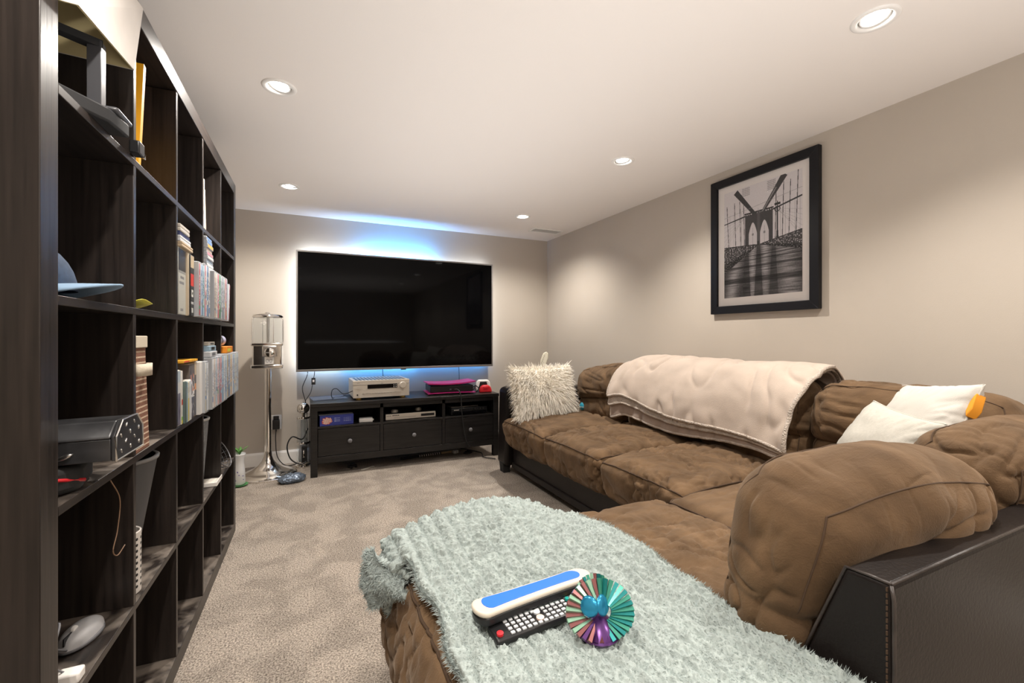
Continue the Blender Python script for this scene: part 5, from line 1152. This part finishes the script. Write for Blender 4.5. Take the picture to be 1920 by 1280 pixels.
for i in range(13):
    a = PI*i/12; V += [(.151+.020*math.sin(a), -.040*math.cos(a), .185), (.151+.020*math.sin(a), -.040*math.cos(a), .215)]
for i in range(12): F.append((2*i, 2*i+2, 2*i+3, 2*i+1))
o = MB().add(V, F).build('loop_handle', CLOTH, bs, smooth=True); o.modifiers.new('t', 'SOLIDIFY').thickness = .003
# grey bin and white perforated pot (row 1, second cell)
Z1 = zf(1)
GB = mat('grey_bin', (.085, .085, .088), .6)
def bin_(d, t, z, r0, r1, h, m_, rim, label, n=40):
    o = at_shelf(empty('waste_bin', label=label, cat='bin'), d, t, z)
    MB().lathe([(.001, .004), (r0-.004, .004), (r1-.004, h), (r1, h), (r0, 0), (.001, 0)], n, cap=False).build('wall', m_, o, smooth='angle')
    MB().lathe([(r1-.004, h-.004), (r1+.003, h-.006), (r1+.004, h+.001), (r1, h+.004), (r1-.005, h+.002)], n, cap=False).build('rim', rim, o, smooth=True); return o
bin_(-.115, .590, Z1, .055, .105, .305, GB, mat('rim_grey', (.25, .25, .25), .5), 'tapered grey waste bin under the woven basket, second cell')
PT = mat('white_metal', (.60, .56, .52), .45)
pp = at_shelf(empty('perforated_pot', label='pale perforated utensil pot in front of the grey bin', cat='pot'), -.050, .462, Z1)
MB().lathe([(.040, 0), (.042, .002), (.042, .150), (.040, .152), (.038, .150), (.038, .004), (.001, .004)], 32, cap=False).build('wall', PT, pp, smooth='angle')
for r in range(9):
    for c in range(16):
        a = 2*PI*c/16; MB().lathe([(.0038, 0), (.001, .0004)], 8, cap=True, M=Matrix.Rotation(a, 4, 'Z') @ Matrix.Translation((.0422, 0, .018+.0145*r)) @ Matrix.Rotation(PI/2, 4, 'Y')).build('hole', BLACKM, pp) if (c in (0, 1, 2, 14, 15, 13, 12)) else None
bin_(-.085, 1.205, Z1, .060, .082, .305, mat('speckled_grey', (.20, .21, .22), .7, var=.3, vscale=200), mat('rim_white', (.55, .54, .52), .5), 'tall speckled grey bin with pale rim in the fourth cell')
# wire bowl and white tray
wbo = at_shelf(empty('wire_bowl', label='black wire mesh bowl tipped on its side in the far lower cell', cat='bowl'), -.020, 1.575, Z1+.080, 0, (math.radians(6), math.radians(62)))
m = MB()
for i in range(7):
    ph = i/6*PI/2; r = .075*math.cos(ph); m.tube([(r*math.cos(a), r*math.sin(a), -.055*math.sin(ph)) for a in np.linspace(0, 2*PI, 24, endpoint=False)], .0012, 4, closed=True) if r > .005 else None
for k in range(18):
    a0 = 2*PI*k/18; m.tube([(.075*math.cos(ph)*math.cos(a0), .075*math.cos(ph)*math.sin(a0), -.055*math.sin(ph)) for ph in np.linspace(0, PI/2, 7)], .0012, 4)
m.build('wire_mesh', mat('dark_wire', (.10, .10, .105), .4, metal=.6), wbo); MB().tube([(.076*math.cos(a), .076*math.sin(a), 0) for a in np.linspace(0, 2*PI, 30, endpoint=False)], .003, 6, closed=True).build('rim', mat('dark_wire2', (.2, .2, .21), .35, metal=.7), wbo, smooth=True)
ty_ = at_shelf(empty('white_tray', label='white paper tray sticking out of the fourth lower cell below the tall bin', cat='tray'), -.045, 1.36, Z1); MB().box(-.10, .055, -.06, .055, 0, .004).box(-.10, .055, -.06, -.056, .004, .016).box(.051, .055, -.056, .055, .004, .018).build('tray', WHITE, ty_, bevel=.001); MB().box(-.08, .04, -.04, .04, .0045, .007).build('paper_sheet', PAPER, ty_)
# mouse, cord, white plug, hair-thin string (row 1, near cell)
mo = at_shelf(empty('computer_mouse', label='silver grey wired computer mouse in the near lower cell', cat='mouse'), -.058, .290, Z1, math.radians(-8))
def dome(V): return V
n = 18; V = []; F = []
for i in range(n+1):
    for j in range(n+1):
        u = -1+2*i/n; v = -1+2*j/n; uu = u*math.sqrt(1-v*v/2); vv = v*math.sqrt(1-u*u/2); rr2 = min(1, uu*uu+vv*vv); V.append((.030*uu*(1-.08*(1-abs(vv))), .055*vv, .008+.027*max(0, 1-rr2)**.42*(1-.12*vv)))
for i in range(n):
    for j in range(n): F.append((i*(n+1)+j, (i+1)*(n+1)+j, (i+1)*(n+1)+j+1, i*(n+1)+j+1))
MB().add(V, F).build('shell', mat('mouse_silver', (.42, .42, .43), .35), mo, smooth=True); MB().lathe([(.028, 0), (.031, .003), (.030, .009)], 24, M=Matrix.Scale(1.8, 4, (0, 1, 0))).build('base', GREYP, mo, smooth=True)
MB().lathe([(.001, -.003), (.007, -.003), (.008, 0), (.007, .003), (.001, .003)], 14, M=Matrix.Translation((0, -.022, .0335)) @ Matrix.Rotation(PI/2, 4, 'Y')).build('scroll_wheel', TRIMW, mo, smooth='angle'); MB().box(-.001, .001, -.054, -.018, .018, .0335).build('button_split', BLACK, mo)
c0 = SW(-.060, .235, Z1+.012); c1 = SW(-.085, .20, Z1+.05); c2 = SW(-.045, .17, Z1+.10); c3 = SW(-.04, .13, Z1+.05); c4 = SW(-.03, .16, Z1+.004); c5 = SW(-.07, .12, Z1+.004)
cable('mouse_cord', [c0, c1, c2, c3, c4, c5], .0018, GREYP, 'thin grey mouse cord looping in the near lower cell')
wp = at_shelf(empty('white_plug', label='small white plug in front of the mouse at the near panel', cat='plug'), -.022, .150, Z1); MB().box(-.018, .018, -.016, .012, 0, .020).build('housing', WHITE, wp, bevel=.004); MB().box(-.01, -.006, .012, .024, .008, .012).box(.006, .01, .012, .024, .008, .012).build('prong', STEEL, wp)
cable('hanging_string', [SW(-.001, .262, Z2-.018), SW(.002, .30, Z2-.07), SW(.003, .285, Z2-.13), SW(.003, .262, Z2-.165), SW(.003, .285, Z2-.185), SW(.003, .325, Z2-.180)], .0011, mat('tan_string', (.25, .15, .09), .7), 'thin curly brown string hanging below the toolbox shelf')
# ------------------------------------------------------------------ behind the bookcase end
vs = empty('flower_vase', (-.415, 3.60, .0115), label='white speckled vase with green plant on a green saucer beside the bookcase end', cat='plant')
MB().lathe([(.030, 0), (.038, .01), (.034, .10), (.028, .16), (.036, .205), (.038, .215), (.034, .213), (.026, .16), (.001, .15)], 28, cap=False).build('vase', mat('white_ceramic', (.70, .70, .70), .15), vs, smooth=True)
rr_ = random.Random(3)
for k in range(9):
    a = rr_.uniform(0, 2*PI); L_ = rr_.uniform(.05, .10); V = []; F = []
    for i in range(6):
        s = i/5; w = .011*math.sin(PI*min(1, s*.95+.05)); c = Vector((math.cos(a), math.sin(a), 0))*(L_*.6*s)+Vector((0, 0, .205+L_*s*(1-.4*s))); q = Vector((-math.sin(a), math.cos(a), 0))*w; V += [c-q, c+q+Vector((0, 0, .002))]
    for i in range(5): F.append((2*i, 2*i+1, 2*i+3, 2*i+2))
    o = MB().add(V, F).build('leaf', mat('leaf_green', (.10, .26, .06), .5), vs, smooth=True); o.modifiers.new('t', 'SOLIDIFY').thickness = .001
for k in range(10):
    a = rr_.uniform(0, 2*PI); z = rr_.uniform(.03, .10); MB().lathe([(.004, 0), (.001, .001)], 7, M=Matrix.Rotation(a, 4, 'Z') @ Matrix.Translation((.0365, 0, z)) @ Matrix.Rotation(PI/2, 4, 'Y')).build('painted_flower', mat('violet', (.12, .08, .30), .4), vs)
gd = empty('green_saucer', (-.415, 3.60, 0), label='round green glazed saucer on the carpet by the candy machine', cat='saucer'); MB().lathe([(.030, 0), (.052, .010), (.054, .013), (.046, .010), (.001, .006)], 30, cap=False).build('dish', mat('green_glaze', (.08, .30, .10), .3), gd, smooth=True); MB().lathe([(.026, .008), (.024, .0095), (.001, .0095)], 20, cap=False).build('inner_ring', mat('pale_green', (.25, .42, .22), .4), gd)
# crumpled dark bag by the machine's foot
V, F = cube_grid(26, 20, 12); Nn = V/np.linalg.norm(V, axis=1)[:, None]; P = Nn*np.array([.085, .055, .026]); P[:, 2] += .024
dd = .016*np.abs(noise3(Nn*2.6, 4))+.012*np.abs(noise3(Nn*6, 5)); P = P*(1-.25*0)+Nn*dd[:, None]; P[:, 2] = np.maximum(P[:, 2], 0)
o = setp(link('crumpled_bag', np_mesh('crumpled_bag', P, F), mat('foil_blue', (.16, .20, .26), .22, metal=.5), None, smooth=False, loc=(-.085, 3.545, 0), rot=(0, 0, .3)), 'crumpled shiny blue-grey bag at the foot of the candy machine', 'bag')
